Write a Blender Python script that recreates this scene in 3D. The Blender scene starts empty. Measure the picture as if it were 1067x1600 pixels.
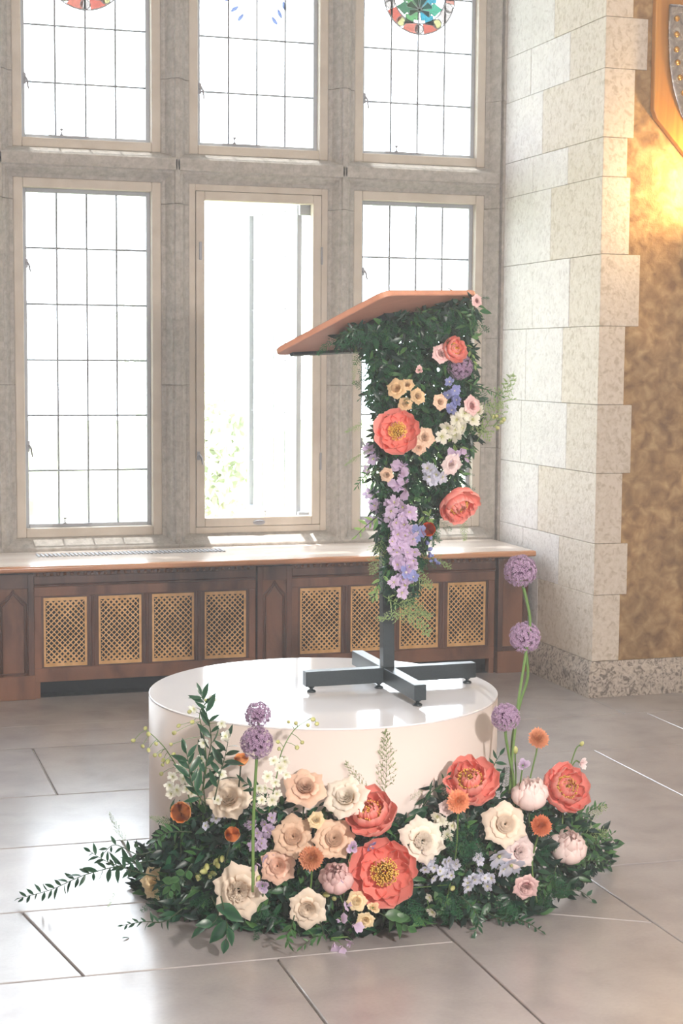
import bpy, math, random
import numpy as np
from mathutils import Vector, Matrix, Quaternion
R_ = random.Random(7)
sc = bpy.context.scene
COL = sc.collection
PI = math.pi

# ------------------------------------------------------------------ camera
F_PX = 2513.4
FWD = Vector((0.30373389, 0.94818863, -0.09318822)).normalized()
RGT = Vector((0.95250935, -0.30442854, 0.00701472)).normalized()
UPV = RGT.cross(FWD).normalized()
EYE = Vector((0, 0, 1.7579))
cd = bpy.data.cameras.new('camera'); cam = bpy.data.objects.new('camera', cd); COL.objects.link(cam)
m = Matrix((RGT, UPV, -FWD)).transposed().to_4x4(); m.translation = EYE
cam.matrix_world = m
cd.sensor_fit = 'VERTICAL'; cd.sensor_height = 36; cd.sensor_width = 24; cd.lens = F_PX * 36 / 1600
cd.clip_start = .05; cd.clip_end = 200
sc.camera = cam

# ------------------------------------------------------------------ world, lights, exposure
sc.view_settings.view_transform = 'Standard'; sc.view_settings.look = 'None'
sc.view_settings.gamma = 1; sc.view_settings.use_curve_mapping = False
sc.view_settings.exposure = 0.0
W_STR = 12.0
wd = bpy.data.worlds.new('sky'); sc.world = wd; wd.use_nodes = True
bg = wd.node_tree.nodes['Background']; bg.inputs[0].default_value = (.86, .93, 1, 1); bg.inputs[1].default_value = W_STR

def light(name, kind, loc, power, color, aim=None, size=None, size_y=None, portal=False):
    l = bpy.data.lights.new(name, kind); o = bpy.data.objects.new(name, l); COL.objects.link(o)
    o.location = loc; l.energy = power; l.color = color
    if kind == 'AREA':
        l.size = size
        if size_y: l.shape = 'RECTANGLE'; l.size_y = size_y
        if portal: l.cycles.is_portal = True
    elif size: l.shadow_soft_size = size
    if aim is not None:
        o.rotation_euler = (Vector(aim) - Vector(loc)).to_track_quat('-Z', 'Y').to_euler()
    return o
light('key_light', 'POINT', (1.75, 1.2, 1.95), 560, (1, .91, .84), size=.07)
light('rear_fill_light', 'AREA', (1.0, -3.3, 3.4), 75, (.93, .96, 1), aim=(1.5, 6, 1.2), size=6, size_y=3.6)  # added fill from behind the camera, no window is built there
light('overhead_fill_light', 'AREA', (1.5, 3.5, 5.7), 60, (.97, .98, 1), aim=(1.5, 3.6, 0), size=5, size_y=5)  # added soft fill from above, no ceiling lamp is modelled
light('sconce_glow', 'POINT', (4.42, 7.38, 2.66), 42, (1, .66, .30), size=.05)
sun = light('sun', 'SUN', (0, 14, 20), 12, (1, .98, .95)); sun.data.angle = .009; sun.rotation_euler = Vector((-.12, 1, 5.4)).to_track_quat('Z', 'Y').to_euler()
light('window_portal', 'AREA', (1.4, 9.2, 2.9), 1, (1, 1, 1), aim=(1.4, 0, 2.9), size=4.9, size_y=4.4, portal=True)

sc.cycles.use_denoising = True
sc.cycles.max_bounces = 7; sc.cycles.diffuse_bounces = 4; sc.cycles.transparent_max_bounces = 12
sc.cycles.sample_clamp_indirect = 6; sc.cycles.caustics_reflective = False; sc.cycles.caustics_refractive = False

# ------------------------------------------------------------------ helpers
def ray(px, py): return RGT * ((px - 533.5) / F_PX) - UPV * ((py - 800) / F_PX) + FWD
def at(px, py, Y): d = ray(px, py); return EYE + d * (Y / d.y)
def on_floor(px, py, z=0): d = ray(px, py); return EYE + d * ((z - EYE.z) / d.z)

class MB:
    def __init__(s): s.v = []; s.f = []; s.t = []
    def add(s, verts, faces, t=None):
        b = len(s.v); s.v += [tuple(v) for v in verts]; s.f += [tuple(i + b for i in f) for f in faces]
        s.t += list(t) if t is not None else [0.5] * len(verts); return s
    def box(s, x0, x1, y0, y1, z0, z1):
        v = [(x, y, z) for x in (x0, x1) for y in (y0, y1) for z in (z0, z1)]
        return s.add(v, [(0, 1, 3, 2), (4, 6, 7, 5), (0, 4, 5, 1), (2, 3, 7, 6), (0, 2, 6, 4), (1, 5, 7, 3)])
    def prism(s, poly, fn, a, b):
        n = len(poly)
        v = [fn(p, a) for p in poly] + [fn(p, b) for p in poly]
        return s.add(v, [tuple(range(n))[::-1], tuple(range(n, 2 * n))] + [(i, (i + 1) % n, n + (i + 1) % n, n + i) for i in range(n)])
    def tube(s, pts, rad, n=6, cap=True):
        pts = [Vector(p) for p in pts]; k = len(pts)
        if not isinstance(rad, (list, tuple)): rad = [rad] * k
        v = []; f = []; up = None
        for i, p in enumerate(pts):
            d = (pts[min(i + 1, k - 1)] - pts[max(i - 1, 0)]).normalized()
            if up is None: up = d.orthogonal().normalized()
            up = (up - d * up.dot(d)); up = up.normalized() if up.length > 1e-6 else d.orthogonal().normalized()
            w = d.cross(up)
            for j in range(n):
                a = 2 * PI * j / n; v.append(p + (up * math.cos(a) + w * math.sin(a)) * rad[i])
        for i in range(k - 1):
            for j in range(n):
                f.append((i * n + j, i * n + (j + 1) % n, (i + 1) * n + (j + 1) % n, (i + 1) * n + j))
        if cap: f += [tuple(range(n))[::-1], tuple(range((k - 1) * n, k * n))]
        return s.add(v, f, [i / max(1, k - 1) for i in range(k) for _ in range(n)])
    def lathe(s, prof, n=24, c=(0, 0, 0), arc=2 * PI):
        k = len(prof); v = []; f = []; t = []
        for i, (r, z) in enumerate(prof):
            for j in range(n):
                a = arc * j / n; v.append((c[0] + r * math.cos(a), c[1] + r * math.sin(a), c[2] + z)); t.append(i / max(1, k - 1))
        for i in range(k - 1):
            for j in range(n): f.append((i * n + j, i * n + (j + 1) % n, (i + 1) * n + (j + 1) % n, (i + 1) * n + j))
        f += [tuple(range(n))[::-1], tuple(range((k - 1) * n, k * n))]
        return s.add(v, f, t)
    def merge(s, o, M=None):
        vs = o.v if M is None else [tuple(M @ Vector(v)) for v in o.v]
        return s.add(vs, o.f, o.t)
    def mesh(s, name, mat, smooth=False):
        me = bpy.data.meshes.new(name); me.from_pydata(s.v, [], s.f)
        if mat: me.materials.append(mat)
        a = me.attributes.new('t', 'FLOAT', 'POINT'); a.data.foreach_set('value', s.t)
        if smooth: me.polygons.foreach_set('use_smooth', [True] * len(me.polygons))
        me.update(); return me
    def build(s, name, mat, parent=None, smooth=False, bevel=0, seg=2, kind=None):
        return put(name, s.mesh(name, mat, smooth), parent, bevel=bevel, seg=seg, kind=kind)

def put(name, me, parent=None, M=None, bevel=0, seg=2, kind=None):
    o = bpy.data.objects.new(name, me); COL.objects.link(o)
    if parent: o.parent = parent
    if M is not None: o.matrix_basis = M
    if bevel:
        b = o.modifiers.new('bevel', 'BEVEL'); b.width = bevel; b.segments = seg; b.limit_method = 'ANGLE'; b.angle_limit = .6
    if kind: o['kind'] = kind
    return o
def tag(o, label=None, cat=None, group=None, kind=None):
    if label: o['label'] = label
    if cat: o['category'] = cat
    if group: o['group'] = group
    if kind: o['kind'] = kind
    return o
def empty(name, M=None, label=None, cat=None, group=None, kind=None, parent=None):
    o = bpy.data.objects.new(name, None); COL.objects.link(o); o.empty_display_size = .05
    if M is not None: o.matrix_basis = M if isinstance(M, Matrix) else Matrix.Translation(M)
    if parent: o.parent = parent
    return tag(o, label, cat, group, kind)

# ------------------------------------------------------------------ materials
def nm(name):
    mt = bpy.data.materials.new(name); mt.use_nodes = True
    nt = mt.node_tree; return mt, nt, nt.nodes['Principled BSDF']
def c4(c): return (c[0], c[1], c[2], 1)
def srgb(*c): return tuple(((x / 255 + .055) / 1.055) ** 2.4 if x > 10 else x / 255 / 12.92 for x in c)
def plain(name, col, rough=.5, metal=0, spec=.5, coat=0):
    mt, nt, p = nm(name); p.inputs['Base Color'].default_value = c4(col); p.inputs['Roughness'].default_value = rough
    p.inputs['Metallic'].default_value = metal; p.inputs['Specular IOR Level'].default_value = spec; p.inputs['Coat Weight'].default_value = coat
    return mt
def noisy(name, cols, scale, detail=4, distort=0, rough=(.5, .6), bump=0, bscale=None, stretch=(1, 1, 1), pos=None, spec=.5, second=None, per_obj=0, metal=0):
    """colour ramp over noise in object space, with a second finer bump noise"""
    mt, nt, p = nm(name); N = nt.nodes; L = nt.links
    tc = N.new('ShaderNodeTexCoord'); mp = N.new('ShaderNodeMapping'); mp.inputs['Scale'].default_value = stretch
    L.new(tc.outputs['Object'], mp.inputs['Vector'])
    no = N.new('ShaderNodeTexNoise'); no.inputs['Scale'].default_value = scale; no.inputs['Detail'].default_value = detail; no.inputs['Distortion'].default_value = distort
    L.new(mp.outputs[0], no.inputs['Vector'])
    cr = N.new('ShaderNodeValToRGB'); L.new(no.outputs['Fac'], cr.inputs[0])
    pos = pos or [.3 + .4 * i / (len(cols) - 1) for i in range(len(cols))]
    while len(cr.color_ramp.elements) < len(cols): cr.color_ramp.elements.new(.5)
    for e, c, q in zip(cr.color_ramp.elements, cols, pos): e.position = q; e.color = c4(c)
    out = cr.outputs[0]
    if second:      # (scale, dark multiplier, lo, hi)
        n2 = N.new('ShaderNodeTexNoise'); n2.inputs['Scale'].default_value = second[0]; n2.inputs['Detail'].default_value = 5
        L.new(tc.outputs['Object'], n2.inputs['Vector'])
        mr = N.new('ShaderNodeMapRange'); mr.inputs['From Min'].default_value = second[2]; mr.inputs['From Max'].default_value = second[3]
        mr.inputs['To Min'].default_value = second[1]; mr.inputs['To Max'].default_value = 1
        L.new(n2.outputs['Fac'], mr.inputs['Value'])
        mx = N.new('ShaderNodeMix'); mx.data_type = 'RGBA'; mx.blend_type = 'MULTIPLY'; mx.inputs[0].default_value = 1
        L.new(out, mx.inputs[6]); L.new(mr.outputs[0], mx.inputs[7]); out = mx.outputs[2]
    if per_obj:
        oi = N.new('ShaderNodeObjectInfo'); mr = N.new('ShaderNodeMapRange')
        mr.inputs['To Min'].default_value = 1 - per_obj; mr.inputs['To Max'].default_value = 1 + per_obj * .6
        L.new(oi.outputs['Random'], mr.inputs['Value'])
        mx = N.new('ShaderNodeMix'); mx.data_type = 'RGBA'; mx.blend_type = 'MULTIPLY'; mx.inputs[0].default_value = 1
        L.new(out, mx.inputs[6]); L.new(mr.outputs[0], mx.inputs[7]); out = mx.outputs[2]
    L.new(out, p.inputs['Base Color'])
    mr = N.new('ShaderNodeMapRange'); mr.inputs['To Min'].default_value = rough[0]; mr.inputs['To Max'].default_value = rough[1]
    L.new(no.outputs['Fac'], mr.inputs['Value']); L.new(mr.outputs[0], p.inputs['Roughness'])
    p.inputs['Specular IOR Level'].default_value = spec; p.inputs['Metallic'].default_value = metal
    if bump:
        n3 = N.new('ShaderNodeTexNoise'); n3.inputs['Scale'].default_value = bscale or scale * 3; n3.inputs['Detail'].default_value = 6
        L.new(tc.outputs['Object'], n3.inputs['Vector'])
        bp = N.new('ShaderNodeBump'); bp.inputs['Strength'].default_value = bump; bp.inputs['Distance'].default_value = .01
        L.new(n3.outputs['Fac'], bp.inputs['Height']); L.new(bp.outputs[0], p.inputs['Normal'])
    return mt
def petal_mat(name, cols, rough=.55, trans=.3, pos=None, vein=.12, spec=.3, lift=0):
    """colour runs from petal base (t=0) to rim (t=1), a little random per object, part of the light shines through"""
    mt, nt, p = nm(name); N = nt.nodes; L = nt.links
    at_ = N.new('ShaderNodeAttribute'); at_.attribute_name = 't'
    tc = N.new('ShaderNodeTexCoord'); no = N.new('ShaderNodeTexNoise'); no.inputs['Scale'].default_value = 70; no.inputs['Detail'].default_value = 3
    L.new(tc.outputs['Object'], no.inputs['Vector'])
    ma = N.new('ShaderNodeMath'); ma.operation = 'MULTIPLY_ADD'; ma.inputs[1].default_value = vein * 3; L.new(no.outputs['Fac'], ma.inputs[0])
    sb = N.new('ShaderNodeMath'); sb.operation = 'SUBTRACT'; sb.inputs[1].default_value = vein * 1.5; L.new(at_.outputs['Fac'], sb.inputs[0])
    L.new(sb.outputs[0], ma.inputs[2])
    cr = N.new('ShaderNodeValToRGB'); L.new(ma.outputs[0], cr.inputs[0])
    pos = pos or [i / (len(cols) - 1) for i in range(len(cols))]
    while len(cr.color_ramp.elements) < len(cols): cr.color_ramp.elements.new(.5)
    for e, c, q in zip(cr.color_ramp.elements, cols, pos): e.position = q; e.color = c4(srgb(*[x + (255 - x) * lift for x in c]))
    oi = N.new('ShaderNodeObjectInfo'); mr = N.new('ShaderNodeMapRange'); mr.inputs['To Min'].default_value = .84; mr.inputs['To Max'].default_value = 1.08
    L.new(oi.outputs['Random'], mr.inputs['Value'])
    mx = N.new('ShaderNodeMix'); mx.data_type = 'RGBA'; mx.blend_type = 'MULTIPLY'; mx.inputs[0].default_value = 1
    L.new(cr.outputs[0], mx.inputs[6]); L.new(mr.outputs[0], mx.inputs[7])
    L.new(mx.outputs[2], p.inputs['Base Color']); p.inputs['Roughness'].default_value = rough; p.inputs['Specular IOR Level'].default_value = spec
    tr = N.new('ShaderNodeBsdfTranslucent'); L.new(mx.outputs[2], tr.inputs['Color'])
    ms = N.new('ShaderNodeMixShader'); ms.inputs[0].default_value = trans
    L.new(p.outputs[0], ms.inputs[1]); L.new(tr.outputs[0], ms.inputs[2]); L.new(ms.outputs[0], N['Material Output'].inputs['Surface'])
    return mt

M_stone_dark = noisy('window_stone', [srgb(162, 156, 148), srgb(176, 170, 163), srgb(188, 182, 175)], 30, 6, .3, (.75, .9), .15, 90, spec=.2, second=(90, .9, .35, .55))
M_stone_pale = noisy('pale_ashlar', [srgb(208, 203, 201), srgb(226, 222, 221), srgb(232, 229, 228)], 36, 6, 1.2, (.6, .8), .35, 70, pos=[.33, .46, .6], spec=.3, second=(9, .93, .3, .6), per_obj=.04)
M_stone_quoin = noisy('quoin_stone', [srgb(160, 138, 112), srgb(204, 186, 162), srgb(216, 200, 178)], 28, 5, 2, (.65, .85), .35, 70, pos=[.33, .46, .6], spec=.2, per_obj=.06)
M_plaster = noisy('brown_stone', [srgb(132, 100, 64), srgb(172, 138, 94), srgb(206, 174, 126)], 15, 10, .5, (.6, .85), .5, 60, pos=[.30, .5, .72], spec=.2, second=(2.6, .74, .35, .6))
M_plinth = noisy('plinth_stone', [srgb(120, 112, 106), srgb(182, 172, 162), srgb(200, 191, 182)], 34, 5, 1.6, (.5, .7), .4, 50, pos=[.38, .5, .65], spec=.35)
M_flag = noisy('flagstone', [srgb(152, 147, 149), srgb(164, 159, 160), srgb(171, 166, 166)], 5, 8, .3, (.25, .27), .03, 140, spec=.9, second=(90, .94, .3, .6), per_obj=.07)
M_flag.node_tree.nodes['Principled BSDF'].inputs['IOR'].default_value = 1.62
M_mortar = plain('floor_mortar', srgb(196, 190, 184), .7)
M_mortar_d = plain('wall_mortar', srgb(150, 138, 124), .9)
M_wall = plain('hall_wall', srgb(205, 192, 176), .85)
M_ceil = plain('hall_ceiling', srgb(215, 205, 192), .85)
M_frame = noisy('painted_frame', [srgb(192, 181, 167), srgb(206, 196, 183)], 8, 4, .4, (.5, .6), .05, 60, spec=.3)
M_metalframe = plain('steel_casement', srgb(168, 172, 180), .45, 0, .4)
M_lead = plain('lead_came', srgb(160, 165, 172), .5, .2)
M_iron = plain('latch_iron', srgb(150, 150, 156), .45, .3)
M_wood = noisy('oak_dark', [srgb(58, 34, 22), srgb(92, 58, 42), srgb(116, 76, 56)], 6, 6, .8, (.32, .5), .12, 60, stretch=(1, 1, .25), spec=.5)
M_wood_v = noisy('oak_panel', [srgb(84, 52, 36), srgb(124, 84, 62), srgb(146, 100, 74)], 5, 6, .8, (.4, .6), .12, 60, stretch=(1, 1, .3), spec=.4)
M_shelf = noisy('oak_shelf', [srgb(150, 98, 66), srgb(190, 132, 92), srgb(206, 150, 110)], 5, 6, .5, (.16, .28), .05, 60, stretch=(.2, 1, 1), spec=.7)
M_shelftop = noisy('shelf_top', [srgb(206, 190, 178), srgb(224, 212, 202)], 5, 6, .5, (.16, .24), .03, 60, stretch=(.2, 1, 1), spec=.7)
M_brass = noisy('brass_grille', [srgb(206, 158, 98), srgb(236, 192, 132)], 20, 4, .3, (.4, .5), .05, 90, metal=.1, spec=.5)
M_black = plain('painted_void_shade', (.006, .007, .01), .8)  # near-black paint standing in for the shade inside the cabinets
M_podtop = noisy('podium_top', [srgb(226, 226, 232), srgb(236, 236, 240)], 3, 4, .5, (.05, .09), 0, spec=.8)
M_podside = noisy('podium_side', [srgb(214, 203, 198), srgb(220, 210, 205)], 2, 3, .2, (.34, .38), 0, spec=.25)
M_steel = noisy('powder_coat', [srgb(26, 40, 48), srgb(38, 54, 62)], 250, 2, 0, (.3, .45), .1, 900, spec=.6)
M_desk = noisy('desk_laminate', [srgb(168, 122, 104), srgb(186, 140, 120)], 8, 6, .8, (.3, .4), 0, stretch=(.3, 2, 1), spec=.5)
M_desk_edge = noisy('desk_edge', [srgb(196, 138, 112), srgb(212, 156, 130)], 12, 4, .4, (.35, .45), 0)
M_plaque = noisy('plaque_oak', [srgb(176, 116, 44), srgb(214, 154, 70)], 5, 6, 1, (.3, .4), .05, 60, stretch=(3, 1, .3), spec=.5)
M_silver = noisy('beaten_steel', [srgb(150, 150, 160), srgb(220, 216, 214)], 18, 4, 1.5, (.15, .35), .3, 30, metal=.95)
M_gold = plain('gold_rivet', srgb(226, 176, 96), .25, .95)
M_sconce = plain('sconce_iron', (.03, .025, .02), .5, .5)
M_grass = noisy('lawn', [srgb(150, 160, 120), srgb(190, 196, 160)], 2, 5, 0, (.9, 1), 0, spec=.1)
M_extstone = noisy('exterior_stone', [srgb(170, 160, 150), srgb(205, 198, 190)], 6, 5, .5, (.9, 1), .3, 30, spec=.1)

def glass_mat(name, tint=(1, 1, 1), gloss=.05, rough=.02):
    mt = bpy.data.materials.new(name); mt.use_nodes = True; nt = mt.node_tree; N = nt.nodes; N.remove(N['Principled BSDF'])
    tr = N.new('ShaderNodeBsdfTransparent'); tr.inputs[0].default_value = c4(tint)
    gl = N.new('ShaderNodeBsdfGlossy'); gl.inputs['Roughness'].default_value = rough
    lw = N.new('ShaderNodeLayerWeight'); lw.inputs[0].default_value = .25
    ml = N.new('ShaderNodeMath'); ml.operation = 'MULTIPLY_ADD'; ml.inputs[1].default_value = .5; ml.inputs[2].default_value = gloss
    nt.links.new(lw.outputs['Fresnel'], ml.inputs[0])
    ms = N.new('ShaderNodeMixShader'); nt.links.new(ml.outputs[0], ms.inputs[0])
    nt.links.new(tr.outputs[0], ms.inputs[1]); nt.links.new(gl.outputs[0], ms.inputs[2]); nt.links.new(ms.outputs[0], N['Material Output'].inputs['Surface'])
    return mt
M_glass = glass_mat('window_glass', (.97, .98, .98))
def tint(r, g, b): return glass_mat('stained_glass', tuple(math.sqrt(x * 1.45 / W_STR) for x in srgb(r, g, b)), .01)

# ------------------------------------------------------------------ floor
SL = -.045
def build_floor():
    fl = MB().box(-4.2, 7.2, -4.2, 8.95, -.12, -.012).build('floor', M_mortar); fl['kind'] = 'structure'
    G = .0035
    def tile(poly):
        P = [Vector((x, v + SL * (x - 1), 0)) for x, v in poly]
        n = len(P); Q = []
        for i in range(n):      # inset each edge by the half joint
            a, b, c = P[i - 1], P[i], P[(i + 1) % n]
            d1 = (b - a).normalized(); d2 = (c - b).normalized()
            n1 = Vector((-d1.y, d1.x, 0)); n2 = Vector((-d2.y, d2.x, 0))
            k = 1 / max(.3, 1 + n1.dot(n2)); Q.append(b + (n1 + n2) * k * G)
        dz = R_.uniform(-.0012, .0008)
        MB().prism(Q, lambda p, h: (p[0], p[1], h), -.0121, dz).build('flagstone', M_flag, fl, bevel=.0025, seg=1)
    def rc(x0, x1, v0, v1): tile([(x0, v0), (x1, v0), (x1, v1), (x0, v1)])
    # generic slabs behind the camera and to the sides
    for v0, v1 in ((-4, -2.6), (-2.6, -1.3), (-1.3, 0), (0, 1.1), (1.1, 2.2), (2.2, 3.3)):
        x = -4.1 + R_.uniform(0, .3); rc(-4.15, x + .6, v0, v1); x += .6
        while x < 6.2:
            w = R_.uniform(.9, 1.6); rc(x, min(x + w, 7.1), v0, v1); x += w
    rows = [(3.3, 4.46), (4.46, 5.05), (5.05, 5.745), (5.745, 6.43), (6.43, 7.25), (7.25, 7.70), (7.70, 8.75)]
    xs = [[-4.15, -2.9, -1.7, -.7, 1.235, 1.79], [-4.15, -3.0, -1.9, -.6], [-4.15, -3.2, -2.1, -1.2, -.35, 1.0, 1.8, 2.455],
          [-4.15, -3.1, -2.2, -1.0, .2, 1.5, 2.455], [-4.15, -3.4, -2.4, -1.3, -.3, .86, 2.455], [-4.15, -2.9, -1.9, -.9, .45, 1.9, 2.455],
          [-4.15, -3.3, -2.0, -.8, .5, 1.7, 2.455]]
    for (v0, v1), xx in zip(rows, xs):
        for a, b in zip(xx, xx[1:]): rc(a, b, v0, v1)
    tile([(-.6, 4.46), (.668, 4.46), (.56, 5.05), (-.6, 5.05)])
    tile([(.668, 4.46), (1.79, 4.46), (1.79, 5.05), (.56, 5.05)])
    tile([(1.79, 3.3), (2.455, 3.3), (2.455, 4.465), (1.79, 4.83)])
    tile([(1.79, 4.83), (2.455, 4.465), (2.455, 5.05), (1.79, 5.05)])
    for v0, v1, xx in [(3.3, 5.03, [2.455, 3.5, 4.8, 5.9, 7.1]), (5.03, 6.62, [2.455, 3.3, 4.55, 5.7, 7.1]), (6.62, 7.29, [2.455, 3.915, 5.1, 6.2, 7.1]), (7.29, 8.75, [2.455, 3.8])]:
        for a, b in zip(xx, xx[1:]): rc(a, b, v0, v1)
    rc(3.8, 7.1, 7.29, 7.85)
build_floor()

# ------------------------------------------------------------------ window wall
YF = 8.928; A0 = .9855; S = .9685; Wd = .8105; XR = 3.8255
Z1, Z2, Z3, Z4 = .7748, 2.7393, 2.9019, 4.9
YS = 8.848        # front of the stone bars
KS = [-2, -1, 0, 1, 2]
def build_window_wall():
    w = empty('wall_back', kind='structure')
    bw = S - Wd
    def fx(p, z): return (p[0], p[1], z)
    XL = A0 - 2 * S - bw
    for k in range(-2, 4):
        xr = A0 + k * S; xc = xr - bw / 2
        if k == 3: xr = XR + .1; xc = None
        if xc is not None:
            a = xc - bw / 2; b = xc + bw / 2
            poly = [(a, 9.14), (a, YF), (a + .010, YF - .006), (a + .022, YF - .006), (xc - .030, YS + .022), (xc - .017, YS + .022), (xc - .013, YS), (xc + .013, YS), (xc + .017, YS + .022), (xc + .030, YS + .022), (b - .022, YF - .006), (b - .010, YF - .006), (b, YF), (b, 9.14)]
            zz = [.66, 1.62, 2.62, 3.3, 4.2, 5.0]
        else:
            a = A0 + 2 * S + Wd
            poly = [(a, 9.14), (a, YF), (a + .018, YF - .012), (a + .062, YS), (XR - .03, YS), (XR - .028, YS + .02), (XR - .018, YS + .02), (XR - .014, YS - .01), (XR + .06, YS - .01), (XR + .06, 9.14)]
            zz = [.66, 1.25, 1.9, 2.66, 3.28, 3.9, 5.0]
        ca, cb = (a + .012, b - .012) if xc is not None else (a + .012, XR + .05)
        MB().box(ca, cb, YF + .012, 9.13, .60, 5.0).build('mortar_light_stop', M_mortar_d, w)  # hidden core added to stop daylight leaking through the stone joints
        for z0, z1 in zip(zz, zz[1:]):
            MB().prism(poly, fx, z0 + .0012, z1 - .0012).build('mullion_stone', M_stone_dark, w, bevel=.002, seg=1)
    # transom, cut at each mullion centre
    zc = (Z2 + Z3) / 2
    ty = lambda lo, hi: [(9.14, lo), (YF, lo), (YF - .012, lo + .018), (YS + .020, zc - .034), (YS + .020, zc - .022), (YS, zc - .018), (YS, hi - .040), (YS + .006, hi - .034), (YF, hi + .0), (9.14, hi + .002)]
    for k in KS:
        x0 = A0 + k * S - bw / 2; x1 = x0 + S if k < 2 else XR - .03
        MB().prism(ty(Z2, Z3), lambda p, x: (x, p[0], p[1]), x0 + .001, x1 - .001).build('transom_stone', M_stone_dark, w, bevel=.002, seg=1)
        MB().prism([(9.14, Z1), (YF, Z1), (YF - .010, Z1 - .006), (YS + .004, Z1 - .045), (YS - .004, Z1 - .052), (YS - .004, .66), (9.14, .66)], lambda p, x: (x, p[0], p[1]), x0 + .001, x1 - .001).build('sill_stone', M_stone_dark, w, bevel=.003, seg=1)
    MB().box(XL, XR, YF + .012, 9.13, Z2 + .02, Z3 - .02).build('mortar_light_stop', M_mortar_d, w)
    MB().box(XL, XR, YF + .012, 9.13, .60, Z1 - .02).build('mortar_light_stop', M_mortar_d, w)
    MB().box(XL - .1, XR + .1, YS, 9.14, 4.9, 5.05).build('lintel_stone', M_stone_dark, w)
    MB().box(-4.2, XL + .09, YS, 9.14, 0, 6).build('side_masonry', M_wall, w)
    MB().box(XL + .09, XR + .1, YS + .004, 9.14, 0, .66).build('spandrel_masonry', M_wall, w)
    MB().box(XL + .09, XR + .1, YS, 9.14, 5.05, 6).build('upper_masonry', M_wall, w)
build_window_wall()

def bar_parts(parent, x0, x1, z0, z1, y, name='glazing_bar', ncol=4, rows=None, r=.006, zshift=0):
    for i in range(1, ncol):
        x = x0 + (x1 - x0) * i / ncol
        MB().tube([(x, y, z0), (x, y, z1)], r, 5).build(name, M_lead, parent, smooth=True)
    for z in rows:
        MB().tube([(x0, y, z), (x1, y, z)], r, 5).build(name, M_lead, parent, smooth=True)
def panes(parent, x0, x1, z0, z1, y, ncol, rows):
    zz = [z0] + list(rows) + [z1]; w = (x1 - x0) / ncol
    for a, b in zip(zz, zz[1:]):
        me = MB().box(-w / 2 + .001, w / 2 - .001, -.0012, .0012, -(b - a) / 2 + .001, (b - a) / 2 - .001).mesh('pane', M_glass)
        for i in range(ncol):
            M = Matrix.Translation((x0 + w * (i + .5), y, (a + b) / 2)) @ Matrix.Rotation(R_.uniform(-.008, .008), 4, 'X') @ Matrix.Rotation(R_.uniform(-.008, .008), 4, 'Z')
            put('pane', me, parent, M)
def ring_frame(parent, x0, x1, z0, z1, t, y0, y1, mat, name, bevel=.003, step=None):
    for nme, b in (('stile', (x0, x0 + t, z0, z1)), ('stile', (x1 - t, x1, z0, z1)), ('rail', (x0 + t, x1 - t, z0, z0 + t)), ('rail', (x0 + t, x1 - t, z1 - t, z1))):
        MB().box(b[0], b[1], y0, y1, b[2], b[3]).build(name + '_' + nme, mat, parent, bevel=bevel, seg=2)
def latch(parent, x, y, z, s=1, flip=1):
    b = MB().box(x - .008, x + .008, y - .006, y, z - .03 * s, z + .03 * s).tube([(x, y - .006, z), (x, y - .022, z)], .006, 8)
    b.tube([(x, y - .022, z + .008), (x + .012 * flip, y - .026, z - .012), (x + .02 * flip, y - .022, z - .06 * s)], [.007, .006, .004], 6)
    b.build('window_latch', M_iron, parent, smooth=False)
def stay_peg(parent, x, y, z):
    MB().box(x - .10, x + .12, y - .008, y + .002, z, z + .008).lathe([(.010, 0), (.010, .004), (.004, .008), (.003, .022), (.009, .028), (.011, .034), (.004, .037)], 10, (x - .03, y - .006, z + .008)).build('casement_stay', M_iron, parent)

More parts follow.
